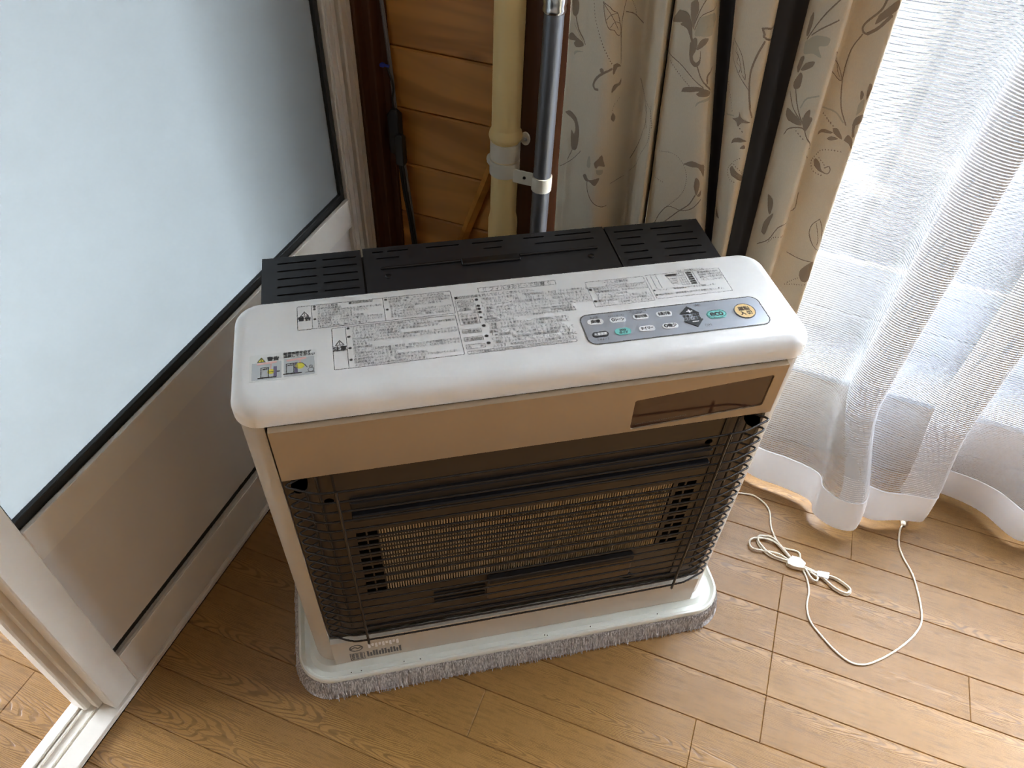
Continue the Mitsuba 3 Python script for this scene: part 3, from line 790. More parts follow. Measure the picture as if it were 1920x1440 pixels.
# ---------------------------------------------------------------- mat under the heater
mr = [ring(.4135, -.050, .262, .066, .0005 - HZ), ring(.4095, -.041, .262, .066, .022 - HZ), ring(.4055, -.0365, .262, .064, .0355 - HZ)]
mt = MB().add(loft(mr))
hput('fluffy_mat', mt, 'mat_fur')
tag('fluffy_mat', 'grey fluffy carpet mat under the white kerosene heater', 'mat')
st = MB()
per = sg.LinearRing(rrect(-.4065, .4065, -.0378, .264, .064, 12))
Lp = per.length
ss = np.arange(0, Lp, .0011)
for s in ss:
    p0 = per.interpolate(s); p1 = per.interpolate((s + .002) % Lp)
    tx, ty = p1.x - p0.x, p1.y - p0.y; n_ = math.hypot(tx, ty) + 1e-9; tx, ty = tx / n_, ty / n_
    if p0.y > .2: continue
    ox, oy = ty, -tx
    j = rng.normal(0, 1, 6)
    o = np.array([ox, oy]); tg = np.array([tx, ty])
    base = np.array([p0.x, p0.y]) + tg * j[1] * .001
    bt = .0125 + .0025 * j[0] if p0.y < .05 and abs(p0.x) < .36 else .0085 + .002 * j[0]
    bt = base + o * max(bt, .005) + tg * (j[2] * .0020 + .002)
    q1, q2 = base + o * .0030, base + o * .0075 + tg * j[3] * .0008
    st.add(tube([(*(base + o * .0002), .0352 - HZ), (*q1, .031 + .001 * j[4] - HZ), (*q2, .017 - HZ), (*bt, .0012 - HZ)], [.0006, .0011, .0011, .0006], 4))
hput('fluffy_mat__pile', st, 'mat_fur'); labels['fluffy_mat__pile'] = {'label': 'grey and white pile strands at the edge', 'kind': 'stuff'}

#@@CURTAINS
# ---------------------------------------------------------------- patterned drape: control points (x at z .6, x at z 1.0, y)
SEGS = [
    ('fabric', [(-.166, -.172, .62), (-.168, -.176, .595), (-.151, -.161, .575), (-.133, -.140, .568), (-.105, -.122, .55), (-.083, -.102, .542), (-.066, -.086, .555), (-.050, -.072, .595), (-.036, -.058, .615), (-.022, -.044, .60), (-.008, -.030, .56), (.003, -.018, .545), (.008, -.013, .545), (.0085, -.0125, .56), (.005, -.016, .61)]),
    ('foldstrip', [(.005, -.016, .61), (.010, -.010, .635), (.013, -.008, .61)]),
    ('fabric', [(.013, -.008, .61), (.012, -.009, .575), (.03, .0, .55), (.069, .021, .532), (.105, .043, .522), (.120, .053, .522), (.124, .057, .532), (.123, .056, .58)]),
    ('foldstrip', [(.123, .056, .58), (.121, .054, .64), (.130, .068, .66), (.138, .080, .63), (.138, .080, .59)]),
    ('fabric', [(.138, .080, .59), (.139, .082, .56), (.149, .100, .53), (.158, .125, .512), (.166, .138, .510), (.169, .141, .522), (.168, .140, .57)]),
    ('foldstrip', [(.168, .140, .57), (.166, .138, .62), (.185, .160, .645), (.200, .179, .61), (.202, .181, .575)]),
    ('fabric', [(.202, .181, .575), (.205, .186, .545), (.226, .209, .515), (.243, .226, .505), (.250, .232, .506), (.253, .235, .518), (.252, .234, .54), (.256, .239, .548), (.275, .255, .538), (.300, .280, .53), (.312, .292, .528), (.316, .296, .535), (.314, .294, .55)]),
]
DZ = np.concatenate([np.linspace(.06, 1.25, 48), np.linspace(1.3, 2.02, 8)])


def seg_curve(ctrl, z, per=7):
    c = np.asarray(ctrl)
    t = np.clip((z - .6) / .4, -.6, 1.8)
    x = c[:, 0] + (c[:, 1] - c[:, 0]) * t
    P = np.stack([x, c[:, 2]], 1)
    q = catmull(P, per)
    return q


def seg_grid(ctrl, per=7):
    rows = []
    for z in DZ:
        q = seg_curve(ctrl, z, per)
        w = .0025 * np.sin(z * 9 + q[:, 0] * 40) + .002 * np.sin(z * 21 + q[:, 0] * 95)
        rows.append(np.c_[q[:, 0], q[:, 1] + w, np.full(len(q), z)])
    return np.array(rows)


def grid_faces(a, b):
    i, j = np.meshgrid(np.arange(a - 1), np.arange(b - 1), indexing='ij')
    k = (i * b + j).ravel()
    return np.stack([k, k + 1, k + b + 1, k + b], 1)


DK = 'patterned_drape'
labels[DK] = {'label': 'beige floral drape hanging in folds behind the heater', 'category': 'curtain'}
GRIDS = []
mbF, mbL = MB(), MB()
for kind, ctrl in SEGS:
    G = seg_grid(ctrl)
    if kind == 'fabric': GRIDS.append(G)
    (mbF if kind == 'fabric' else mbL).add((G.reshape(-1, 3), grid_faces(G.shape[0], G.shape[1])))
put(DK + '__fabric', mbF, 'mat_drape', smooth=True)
put(DK + '__dark_fold_strip', mbL, 'mat_foldstrip', smooth=True)  # stretches of cloth between the folds, in a darker grey colour
labels[DK + '__dark_fold_strip'] = {'label': 'dark charcoal strips in the gaps between folds'}
# floral print: strokes on the cloth, (kind, fold, width mm, tone, [(mm along the cloth, mm above the floor)])
PRINT = [
    ('D', 0, 1.6, 'd', [(93.7, 971.7), (101.7, 948.9), (113.8, 927.2), (125.7, 907.1), (138.5, 884.8)]),
    ('O', 0, 1.0, 'd', [(117.4, 977.6), (127.8, 972.1), (133.2, 966.2), (139.8, 962.1), (144.9, 950.3), (150.3, 933), (148, 927.3), (142.3, 930.3), (136.9, 937.5), (129.5, 940.1), (123.2, 952.3), (119.8, 965.2)]),
    ('L', 0, 0.8, 'd', [(118.9, 975.5), (130.8, 960.6), (144, 936.8)]),
    ('L', 0, 0.7, 'd', [(138.8, 961.4), (130.8, 960.6), (124.3, 952.5)]),
    ('L', 0, 0.7, 'd', [(145.5, 946.2), (136.8, 949.3), (130.4, 941.1)]),
    ('L', 0, 1.2, 'd', [(156.3, 975.7), (152.4, 959.7), (151, 938.7), (154.3, 911.6), (159.4, 880.7)]),
    ('L', 0, 3.2, 'd', [(137.9, 877.4), (125, 870.5), (112.8, 857.5), (107.9, 845.6), (111.5, 840.2), (117.2, 841.2)]),
    ('F', 0, 0, 'd', [(118.4, 875), (122, 878.4), (125.8, 876.1), (125, 870.5), (121.4, 870.6)]),
    ('F', 0, 0, 'd', [(140.9, 884.3), (149.4, 884), (160.1, 876.2), (150.4, 877.3), (143.9, 868.5), (141.1, 870.2)]),
    ('F', 0, 0, 'd', [(163.5, 855.5), (155, 845.1), (164.3, 846.4)]),
    ('F', 0, 0, 'd', [(164.1, 847.5), (145.9, 850.2), (141.5, 837.9), (153.4, 843.4)]),
    ('D', 0, 1.2, 'd', [(164.1, 822.6), (150.1, 814.7), (146.3, 804.1)]),
    ('F', 0, 0, 'd', [(148.1, 802.3), (156, 791.3), (152, 784.2), (144.3, 792.7)]),
    ('L', 0, 0.9, 'l', [(50.3, 925.6), (72.4, 896.2)]),
    ('L', 0, 1.4, 'd', [(52.2, 937.6), (60.5, 916.3), (75.8, 899.3)]),
    ('F', 0, 0, 'd', [(39.3, 956.2), (42, 938.9), (50.8, 936.5), (56.4, 943.9), (54.8, 961.4)]),
    ('F', 0, 0, 'd', [(29.3, 896.9), (46.1, 909.2), (57.9, 905.1), (72.2, 897.2), (58, 890.1), (51.8, 894.4), (54.4, 899.7), (35, 893.5)]),
    ('F', 0, 0, 'l', [(53.7, 875.4), (55.9, 883.9), (73.9, 887), (60, 882)]),
    ('L', 0, 1.2, 'd', [(159.4, 958.6), (182.9, 948.9), (207.6, 929.4)]),
    ('D', 0, 1.4, 'd', [(173.5, 970.8), (185, 956.2), (188.4, 945.5)]),
    ('L', 0, 1.2, 'd', [(213.7, 842), (228.7, 825.8), (268.5, 817.5), (282.8, 789.2)]),
    ('D', 0, 1.3, 'd', [(244.4, 824.2), (285.2, 825.8), (295.1, 807.3), (296.6, 795.5)]),
    ('F', 0, 0, 'd', [(39.7, 772), (54.5, 779.2), (71.3, 768), (79.2, 746.6), (75.8, 716.2), (64.2, 710.3), (59.7, 725.9), (59.2, 746), (65.7, 740.4), (67.6, 753.8), (60.2, 766.3)]),
    ('L', 0, 1.2, 'd', [(64.4, 709), (56.1, 688.9)]),
    ('L', 0, 1.0, 'd', [(88.6, 718.1), (67.7, 692.9), (36.8, 667.6)]),
    ('F', 0, 0, 'd', [(120.4, 710.4), (126.8, 719.1), (132.9, 726.7), (136, 716), (139.6, 703.4), (129.9, 706.4), (124.7, 701)]),
    ('F', 0, 0, 'l', [(124.9, 698.4), (136.3, 697.7), (135.7, 689.9), (127.8, 689.4)]),
    ('F', 0, 0, 'l', [(108.2, 718.6), (112.7, 719.3), (114.4, 700.7), (106.7, 699.7)]),
    ('F', 0, 0, 'd', [(98.7, 676.2), (104.9, 682.7), (113.6, 675.2), (130.5, 682.8), (130, 674.9), (124.9, 666.7), (115.4, 672), (106, 669.8)]),
    ('L', 0, 1.3, 'd', [(109.4, 669), (112.4, 651.4), (123.7, 633.6), (138.6, 622.3), (150.9, 619.7)]),
    ('L', 0, 1.2, 'd', [(157.1, 663), (178.1, 662.2), (197.7, 664.1)]),
    ('L', 0, 1.3, 'd', [(273, 821.2), (274.9, 787.1), (230.2, 732.8), (210.6, 697.7)]),
    ('D', 0, 1.3, 'd', [(290.7, 829.8), (293.7, 796.6), (288.8, 760.4), (247.4, 711.6), (210.5, 671.9)]),
    ('F', 1, 0, 'd', [(71.5, 982.5), (94.6, 985.2), (105.7, 974.3), (109.4, 960.3), (112.4, 949.7), (108, 950.4), (96.4, 963.3), (77.5, 963.7), (82.3, 968.3), (50.8, 958.9)]),
    ('F', 1, 0, 'd', [(101.6, 1000.7), (109.8, 1006), (117.9, 1007.5), (121.1, 993.9), (115, 980.1), (111.9, 966.5), (103.1, 984.7)]),
    ('L', 1, 1.3, 'd', [(134.8, 1010.2), (124.1, 994.5), (111.4, 970.1)]),
    ('L', 1, 1.0, 'd', [(168.9, 1003.6), (130.1, 990.1), (115, 967.2)]),
    ('F', 1, 0, 'l', [(125, 985.7), (149.9, 993.4), (160.3, 982.1), (150.5, 974.3), (148, 963.9), (127.6, 960.5), (115.9, 960), (120.5, 973.9)]),
    ('F', 1, 0, 'd', [(106.1, 946.1), (116.3, 956.3), (122.6, 953.9), (121.2, 940.3), (114.9, 929.1), (121.6, 922), (129.2, 928.6), (129.3, 942.1), (131.4, 932.9), (129.9, 921), (120.8, 915.5), (110.5, 920), (106.4, 930.7)]),
    ('F', 1, 0, 'd', [(125.8, 950.8), (133.1, 957.8), (142.4, 959.7), (138.5, 951.1), (125.4, 941.2), (122.4, 942.5)]),
    ('L', 1, 2.0, 'd', [(126.3, 916.3), (135.2, 900.4), (153.2, 882.7)]),
    ('L', 1, 1.3, 'd', [(43, 913.5), (92, 907.7), (138.4, 888.9)]),
    ('D', 1, 1.5, 'd', [(60.4, 903.8), (87.3, 892.5), (112, 884)]),
    ('F', 1, 0, 'd', [(93.9, 868.7), (99.5, 877.4), (120.8, 885.8), (138.4, 887.9), (154.3, 878.2), (134.8, 873.9), (127.2, 876.2), (131.8, 881.5), (109.9, 873.9)]),
    ('L', 1, 2.2, 'd', [(157.1, 916.2), (145.1, 907), (144.7, 895)]),
    ('F', 1, 0, 'l', [(126.3, 855), (130.7, 864.7), (148.9, 873.7), (152.4, 869.7), (135.4, 864.8)]),
    ('L', 2, 2.0, 'd', [(97.4, 971.3), (91.2, 948.9), (87.3, 924.6), (90.2, 898.2), (95.3, 875.3)]),
    ('O', 2, 2.2, 'd', [(155.9, 982.9), (97.4, 989.6), (95.6, 980.9), (99.4, 975.2), (136.1, 964.5)]),
    ('L', 2, 0.9, 'd', [(41.7, 956.7), (67, 945.9), (77.8, 925), (81.3, 912.7), (75.8, 916.5)]),
    ('L', 2, 0.9, 'd', [(41.7, 956.7), (43.3, 934.4), (62.9, 919.2), (78.8, 907.8), (89, 899.7)]),
    ('L', 2, 0.8, 'd', [(52.7, 947.9), (66.5, 934.2), (73.9, 919.7)]),
    ('L', 2, 0.7, 'd', [(52.1, 941.9), (61.9, 938.2), (60.1, 929.8), (69.8, 925.9), (68.6, 917.6)]),
    ('D', 2, 1.3, 'd', [(30.6, 894.9), (50.6, 877.3), (64.8, 856.7)]),
    ('L', 2, 2.0, 'l', [(45.5, 844), (69.9, 852.8)]),
    ('F', 2, 0, 'd', [(67.3, 847.3), (80.4, 855.5), (80, 863.7), (86.6, 855.9), (99.7, 852.6), (88, 849.1), (82.1, 841.3), (77.9, 846.9)]),
    ('D', 1, 1.3, 'd', [(61.3, 755), (83.2, 761.7), (103.3, 758.5), (116.2, 745.4), (119.2, 724.8), (111.5, 697.8), (94.3, 674), (82.3, 658.4)]),
    ('D', 1, 1.3, 'd', [(54.6, 703.8), (75.3, 704.5)]),
    ('F', 1, 0, 'd', [(109.8, 753.2), (128.1, 766.6), (141.7, 764.8), (147.8, 761.9), (147.7, 743.1), (143.6, 750.7), (137.8, 758.3), (128.7, 756.2)]),
    ('F', 1, 0, 'd', [(133.1, 724.2), (135.6, 739.7), (141.1, 736.3), (141.7, 724.3), (138.3, 708.8), (135.9, 713)]),
    ('F', 1, 0, 'd', [(145.4, 741), (146.4, 724), (139.3, 709.1), (144.7, 710.7)]),
    ('L', 1, 1.4, 'd', [(136.2, 708.1), (125.8, 685.1), (101.2, 654.6), (81.4, 628.2)]),
    ('L', 1, 1.1, 'd', [(145.2, 702), (130.9, 680.2), (111.1, 666.2), (87.8, 663.4), (75.2, 643.9), (67.4, 619.1)]),
    ('F', 2, 0, 'd', [(73.7, 809), (76.9, 818.5), (88.3, 825.9), (99.7, 822.9), (93.9, 820.3), (79.5, 814.2)]),
    ('F', 2, 0, 'd', [(91.6, 809.6), (96.7, 816.4), (100, 810.8)]),
    ('D', 2, 1.8, 'd', [(82.1, 842.7), (95.5, 833.6)]),
    ('L', 2, 1.6, 'd', [(94.8, 874.5), (100.6, 860.2)]),
    ('F', 2, 0, 'd', [(79.9, 769.8), (83.7, 776.4), (93.3, 771.6), (150.4, 731.3), (97, 758.4), (85.8, 761.1)]),
    ('D', 2, 1.4, 'd', [(82.9, 779.5), (75.8, 769.9), (76.8, 758.5), (86.2, 752.9), (97, 752.5)]),
    ('D', 2, 1.4, 'd', [(87.5, 780.7), (98.5, 773.6), (120.9, 750.9)]),
    ('D', 2, 1.4, 'd', [(94.7, 793.8), (83.7, 783.4)]),
    ('F', 2, 0, 'd', [(49.9, 688.3), (50.5, 675.7), (67.6, 670.2), (44.4, 664.2)]),
    ('L', 3, 1.6, 'd', [(81.6, 1042.6), (62.6, 1013.4), (42.7, 976.7)]),
    ('L', 3, 1.5, 'd', [(87.6, 1018.9), (67.8, 1001.4), (51, 985.3)]),
    ('F', 3, 0, 'd', [(36.8, 1003.5), (41.7, 1012.3), (45.9, 1001.5), (43.4, 982.4), (37.3, 982)]),
    ('F', 3, 0, 'l', [(39.4, 971.7), (59.5, 987.9), (81.9, 994.6), (82.3, 984), (70, 977), (78.8, 966), (63.8, 964.8), (44.1, 956.7)]),
    ('F', 3, 0, 'd', [(46.4, 934.6), (54.4, 947.4), (70.1, 956.8), (68.2, 947.8), (54.4, 936.9)]),
    ('F', 3, 0, 'd', [(38.1, 915.6), (48.1, 931.4), (55.1, 928.4), (55.6, 912.8), (45.6, 906.6), (39.1, 908)]),
    ('F', 3, 0, 'd', [(35.7, 934.3), (39.5, 950.2), (48.3, 952.6), (43.2, 929.5)]),
    ('L', 3, 1.8, 'd', [(47.2, 907.3), (60, 888.5), (80.7, 867)]),
    ('L', 3, 1.4, 'd', [(34.5, 898), (52.8, 881.2), (75.8, 871.1)]),
    ('L', 3, 1.8, 'l', [(68.1, 888.1), (74.3, 904.4), (90.6, 915.8)]),
    ('F', 3, 0, 'd', [(38.5, 864.4), (39.2, 875.2), (59.8, 873.9), (73.7, 870.1), (51.9, 859.9)]),
    ('F', 3, 0, 'd', [(79.7, 866.6), (77.6, 880.3), (83.9, 892.6), (86.6, 880.3), (84.2, 866.5)]),
    ('L', 3, 2.2, 'd', [(185.8, 1043.3), (182.1, 1028.6), (167.6, 1006.9), (168.9, 997.5), (175.8, 995.9)]),
    ('L', 3, 3.4, 'd', [(175.5, 996.7), (185.6, 1007), (196.8, 1025.9)]),
    ('F', 3, 0, 'd', [(182, 1023.4), (198.5, 1046.3), (202.2, 1036.4), (189.9, 1020.6), (180.8, 1010.8)]),
    ('L', 3, 1.5, 'd', [(169.1, 994), (159.6, 971), (158.6, 943), (162.1, 920.9), (170.6, 891.3), (184.3, 868)]),
    ('O', 3, 1.0, 'd', [(98.3, 978.2), (144.9, 947.1), (159.6, 928), (140.3, 934.6), (103, 963)]),
    ('L', 3, 0.8, 'd', [(138.8, 955.5), (146.6, 939.9), (154, 932.4)]),
    ('F', 3, 0, 'd', [(189.4, 920.3), (191.7, 922.1), (195.4, 916.5), (193.1, 908.6)]),
    ('F', 3, 0, 'd', [(197.7, 921.2), (197.9, 935), (203.1, 929.6), (200.7, 911.8)]),
    ('F', 3, 0, 'l', [(193.6, 885.3), (192.8, 903.5), (198, 911.3), (199.2, 895.3)]),
    ('L', 3, 2.0, 'l', [(140.7, 883.3), (163.7, 883.6), (179.6, 870.9)]),
    ('D', 3, 1.6, 'd', [(144.7, 875.2), (165.2, 865.5)]),
    ('F', 3, 0, 'd', [(193, 868.4), (193.9, 881.3), (202.4, 889.3), (204.9, 878.4)]),
    ('F', 3, 0, 'd', [(146.3, 840.6), (146.5, 847.3), (155.2, 854.2), (169.3, 853.4), (166.1, 850.4), (152.2, 847.6)]),
    ('F', 3, 0, 'd', [(167.6, 859.3), (175.4, 860), (185.5, 845.6), (171.8, 851.9)]),
    ('F', 3, 0, 'd', [(163.2, 842.1), (169.2, 847), (179.7, 845.3), (169, 840.6)]),
    ('F', 3, 0, 'd', [(187.7, 845), (191.7, 854.7), (199.6, 848.3), (202.6, 833), (196.7, 841.2)]),
    ('L', 3, 2.8, 'd', [(201.9, 882.5), (195.6, 870.8), (198.6, 854.6)]),
    ('D', 3, 1.6, 'd', [(154.5, 869.9), (168.9, 861.7)]),
    ('D', 3, 1.5, 'd', [(189, 827.1), (171.3, 826), (159.5, 820.9), (154.7, 811.9)]),
    ('D', 3, 1.5, 'd', [(152.2, 807.2), (149, 796.3), (155.9, 785.7), (166.5, 783.7), (174.1, 783.8)]),
    ('D', 3, 1.5, 'd', [(161, 809.1), (171.1, 801.6), (174.8, 792.5)]),
    ('F', 3, 0, 'd', [(152.8, 801.7), (156.8, 806), (164.6, 801.5), (169.6, 791.9), (176.9, 788.6), (167.3, 788.7), (157.3, 793.5)]),
    ('L', 3, 1.2, 'd', [(171.5, 789.2), (180.1, 788.3), (182.1, 795.6), (178.7, 800.4), (174.5, 797)]),
    ('F', 3, 0, 'd', [(47.9, 861.6), (67.5, 872.7), (78.3, 865.3), (59.7, 860.7)]),
    ('F', 3, 0, 'd', [(75.7, 876.7), (89.5, 883), (90.8, 875.2), (86.5, 860.5), (80.9, 864.4)]),
    ('L', 3, 1.5, 'd', [(48.3, 836.9), (54.5, 848.6), (74.9, 860.5), (84.3, 860.6), (93.4, 848.2), (140.1, 799.1)]),
    ('D', 3, 1.7, 'd', [(72, 853.8), (90.2, 844.7)]),
    ('F', 3, 0, 'd', [(48.2, 731.3), (58.6, 733.2), (67.3, 726.5), (66.6, 705.4), (58.5, 710)]),
    ('F', 3, 0, 'd', [(57.5, 663.4), (57.7, 682.8), (67.4, 703.4), (73.5, 710.2), (70.2, 686.9), (67.2, 665.6)]),
    ('L', 3, 1.3, 'd', [(55.6, 636.8), (77, 662.1), (93.8, 699.5), (141.8, 703.5), (143.1, 737.1)]),
    ('D', 3, 1.4, 'd', [(77.2, 656.7), (91.1, 675.4), (141.5, 674.6)]),
    ('L', 3, 1.0, 'd', [(190.2, 711.5), (181.2, 696.7), (181.7, 678.5), (192, 661.4)]),
    ('L', 3, 1.0, 'd', [(190.2, 711.5), (198.1, 694.7), (202.4, 676.5)]),
    ('L', 3, 0.8, 'd', [(187.5, 701.8), (196.7, 676.6), (198, 663.8)]),
    ('L', 3, 1.3, 'd', [(155.1, 627.1), (175.8, 626.6), (198.2, 630.3)]),
    ('F', 3, 0, 'd', [(186.5, 595.6), (185.9, 607), (195.1, 625), (201.8, 630.4), (202.8, 610.7), (203.5, 591.9), (193.7, 586.8)]),
    ('D', 3, 1.5, 'd', [(199.7, 582.1), (180.5, 572.2), (167.5, 564.6)]),
    ('D', 3, 1.5, 'd', [(185.8, 589.2), (169, 568.4)]),
    ('L', 3, 1.0, 'd', [(181.4, 679.7), (191.5, 663.1), (205.5, 654.3), (198.4, 693.5)])]


def on_cloth(seg, v):
    """(u, z) in metres on fold SEG of the drape -> points just in front of the cloth"""
    G = GRIDS[seg]
    r0 = int(np.argmin(abs(DZ - .8)))
    arc = np.r_[0, np.cumsum(np.linalg.norm(np.diff(G[r0, :, :2], axis=0), axis=1))]
    c = np.clip(np.interp(v[:, 0], arc, np.arange(len(arc))), 0, len(arc) - 1.001)
    r = np.clip(np.interp(v[:, 1], DZ, np.arange(len(DZ))), 0, len(DZ) - 1.001)
    ci, ri = c.astype(int), r.astype(int)
    fc, fr = (c - ci)[:, None], (r - ri)[:, None]
    a, b_, d, e = G[ri, ci], G[ri, ci + 1], G[ri + 1, ci], G[ri + 1, ci + 1]
    P = (a * (1 - fc) + b_ * fc) * (1 - fr) + (d * (1 - fc) + e * fc) * fr
    n = np.cross((b_ - a) * (1 - fr) + (e - d) * fr, (d - a) * (1 - fc) + (e - b_) * fc)
    return P + .0007 * n / np.linalg.norm(n, axis=1, keepdims=True)


prints = {'d': MB(), 'l': MB()}
for kind, seg, wd, tone, P in PRINT:
    P = np.asarray(P) / 1000
    if kind == 'F':
        g = sg.Polygon(catmull(np.vstack([P, P[:1]]), 4)).buffer(0).buffer(-.0004).buffer(.0008).buffer(-.0004)
    elif kind == 'O':
        g = sg.LineString(np.vstack([catmull(P, 3), P[:1]])).buffer(wd * .0006)
    elif kind == 'L':
        g = sg.LineString(catmull(P, 4) if len(P) > 2 else P).buffer(wd * .0006)
    else:
        ls = sg.LineString(catmull(P, 4) if len(P) > 2 else P)
        g = union_all([ls.interpolate(t).buffer(wd * .0007, 3) for t in np.arange(0, ls.length, wd * .0030)])
    for p in polys(g):
        v, f = trimesh.creation.triangulate_polygon(p, engine='earcut')
        v = np.c_[np.asarray(v), np.zeros(len(v))]
        if kind != 'D': v, f = trimesh.remesh.subdivide_to_size(v, f, .006)
        prints[tone].add((on_cloth(seg, v), f))
put(DK + '__floral_print', prints['d'], 'mat_print')
put(DK + '__pale_floral_print', prints['l'], 'mat_printlight')
labels[DK + '__floral_print'] = {'label': 'brown woven vines, leaves and dotted scrolls', 'kind': 'stuff'}
labels[DK + '__pale_floral_print'] = {'label': 'pale olive leaves of the pattern', 'kind': 'stuff'}

# ---------------------------------------------------------------- sheer curtain: bottom and top plan of the same cloth
SB = [(.28, .60), (.366, .56), (.427, .549), (.497, .533), (.509, .502), (.55, .484), (.595, .492), (.606, .53), (.585, .555), (.555, .552), (.60, .541), (.638, .534), (.693, .555), (.738, .573), (.735, .60), (.69, .64), (.72, .672), (.796, .671), (.862, .648), (.92, .603), (.96, .608), (1.02, .65), (1.10, .62), (1.18, .60), (1.26, .64), (1.34, .61), (1.45, .60)]
SU = [(.25, .63), (.33, .62), (.40, .615), (.45, .60), (.468, .56), (.495, .54), (.527, .54), (.532, .575), (.50, .595), (.475, .61), (.53, .62), (.585, .605), (.63, .58), (.695, .57), (.70, .59), (.65, .615), (.66, .635), (.75, .625), (.83, .61), (.90, .59), (.96, .60), (1.02, .63), (1.10, .62), (1.18, .60), (1.26, .63), (1.34, .61), (1.45, .60)]
CB, CU = catmull(SB, 6), catmull(SU, 6)


def sheer_at(z):
    t = min(max((z - .02) / .33, 0), 1); t = t * t * (3 - 2 * t)
    q = CB + (CU - CB) * t
    w = .003 * np.sin(z * 8 + q[:, 0] * 30)
    return np.c_[q[:, 0], q[:, 1] + w, np.full(len(q), z)]


SK2 = 'sheer_curtain'
labels[SK2] = {'label': 'white sheer lace curtain in front of the bright window', 'category': 'curtain'}
th = MB()
z = .102
NP = len(CB)
zs = []
while z < 1.42: zs.append((z, .0038 if z < .30 else .0031)); z += .0050
while z < 2.0: zs.append((z, .0170)); z += .0200  # wide bands out of view, set denser to hold back sky light
for z, h in zs:
    a, b_ = sheer_at(z), sheer_at(z + h)
    th.add((np.vstack([a, b_]), grid_faces(2, NP)))
put(SK2 + '__weave', th, 'mat_sheer', smooth=True)
labels[SK2 + '__weave'] = {'label': 'fine horizontal threads of the sheer cloth, with denser light-blocking bands above', 'kind': 'stuff'}
hm = MB()
R_ = [sheer_at(z) for z in np.linspace(.018, .102, 8)]
hm.add((np.vstack(R_), grid_faces(8, NP)))
put(SK2 + '__hem', hm, 'mat_hem', smooth=True)
labels[SK2 + '__hem'] = {'label': 'dense white bottom hem'}
put(SK2 + '__hem_seam', MB().add(tube(sheer_at(.103) + [0, -.0012, 0], .0011, 5)), 'mat_hem')

#@@SMALL
# ---------------------------------------------------------------- pipes in the corner
PX, PY = -.299, .655
prof = [(.0265, .0), (.0265, .380), (.031, .392), (.031, .470), (.0285, .482), (.0272, .49), (.0272, .648), (.0285, .654), (.0320, .658), (.0335, .664), (.0320, .671), (.0290, .677), (.0280, .682), (.0280, 2.3)]
put('cream_pipe', MB().add(lathe(prof, 36, (PX, PY, 0))), 'mat_creampipe', smooth=40)
tag('cream_pipe', 'cream plastic pipe with a ring joint standing before the pine boards', 'pipe')
SX, SY = -.217, .650
put('metal_pipe', MB().add(lathe([(.0178, .0), (.0178, .60), (.0178, 2.3)], 32, (SX, SY, 0))), 'mat_steelpipe', smooth=40)
tag('metal_pipe', 'dark grey metal pipe between the cream pipe and the drape', 'pipe')
put('metal_pipe__collar', MB().add(lathe([(.0179, .908), (.0200, .910), (.0208, .915), (.0192, .919), (.0208, .925), (.0208, .955), (.0179, .96)], 32, (SX, SY, 0))), 'mat_chrome', smooth=40)
# white double clamp that ties both pipes to the wall
labels['pipe_clamp'] = {'label': 'white double pipe clamp holding the cream and the metal pipe', 'category': 'pipe clamp'}
put('pipe_clamp__sleeve', MB().add(lathe([(.0274, .6155), (.0300, .616), (.0300, .652), (.0274, .6525), (.0274, .6155)], 36, (PX, PY, 0))), 'mat_clamp', smooth=40)
put('pipe_clamp__band', MB().add(lathe([(.0274, .5815), (.0306, .582), (.0306, .6125), (.0274, .613), (.0274, .5815)], 36, (PX, PY, 0))), 'mat_clamp', smooth=40)
put('pipe_clamp__band', MB().add(lathe([(.0180, .566), (.0204, .5665), (.0204, .5965), (.0180, .597), (.0180, .566)], 30, (SX, SY, 0))), 'mat_clamp', smooth=40)
pc = MB().add(cbox(PX + .024, SX - .016, SY - .012, SY - .0095, .574, .604, .001))
put('pipe_clamp__plate', pc, 'mat_clamp')
put('pipe_clamp__screw_hole', MB().add(lathe([(.0001, 0), (.0032, 0), (.0032, .0012), (.0001, .0012)], 14), lambda v: np.stack([v[:, 0] + .5 * (PX + SX) + .008, SY - .0122 - v[:, 2], v[:, 1] + .590], 1)), 'mat_pocket')
for ex, ez in ((PX - .034, .596), (PX + .037, .658)):
    put('pipe_clamp__ear', MB().add(lathe([(.0001, 0), (.0105, 0), (.0115, .002), (.0105, .004), (.0001, .004)], 20), lambda v: np.stack([v[:, 0] * .9 + ex, PY + .014 - v[:, 2], v[:, 1] * 1.25 + ez], 1)).add(cbox(min(ex, PX) , max(ex, PX), PY + .011, PY + .014, ez - .007, ez + .007, .001)), 'mat_clamp', smooth=30)
    put('pipe_clamp__screw', MB().add(lathe([(.0001, 0), (.0042, 0), (.0036, .0018), (.0001, .0026)], 12), lambda v: np.stack([v[:, 0] + ex + (.001 if ex > PX else -.001), PY + .0095 - v[:, 2], v[:, 1] + ez], 1)), 'mat_chrome', smooth=30)
for ez in (.6,):
    put('pipe_clamp__wall_stud', MB().add(cbox(PX - .006, PX + .006, PY + .027, YW - .0105, ez - .006, ez + .006, .001)), 'mat_clamp')

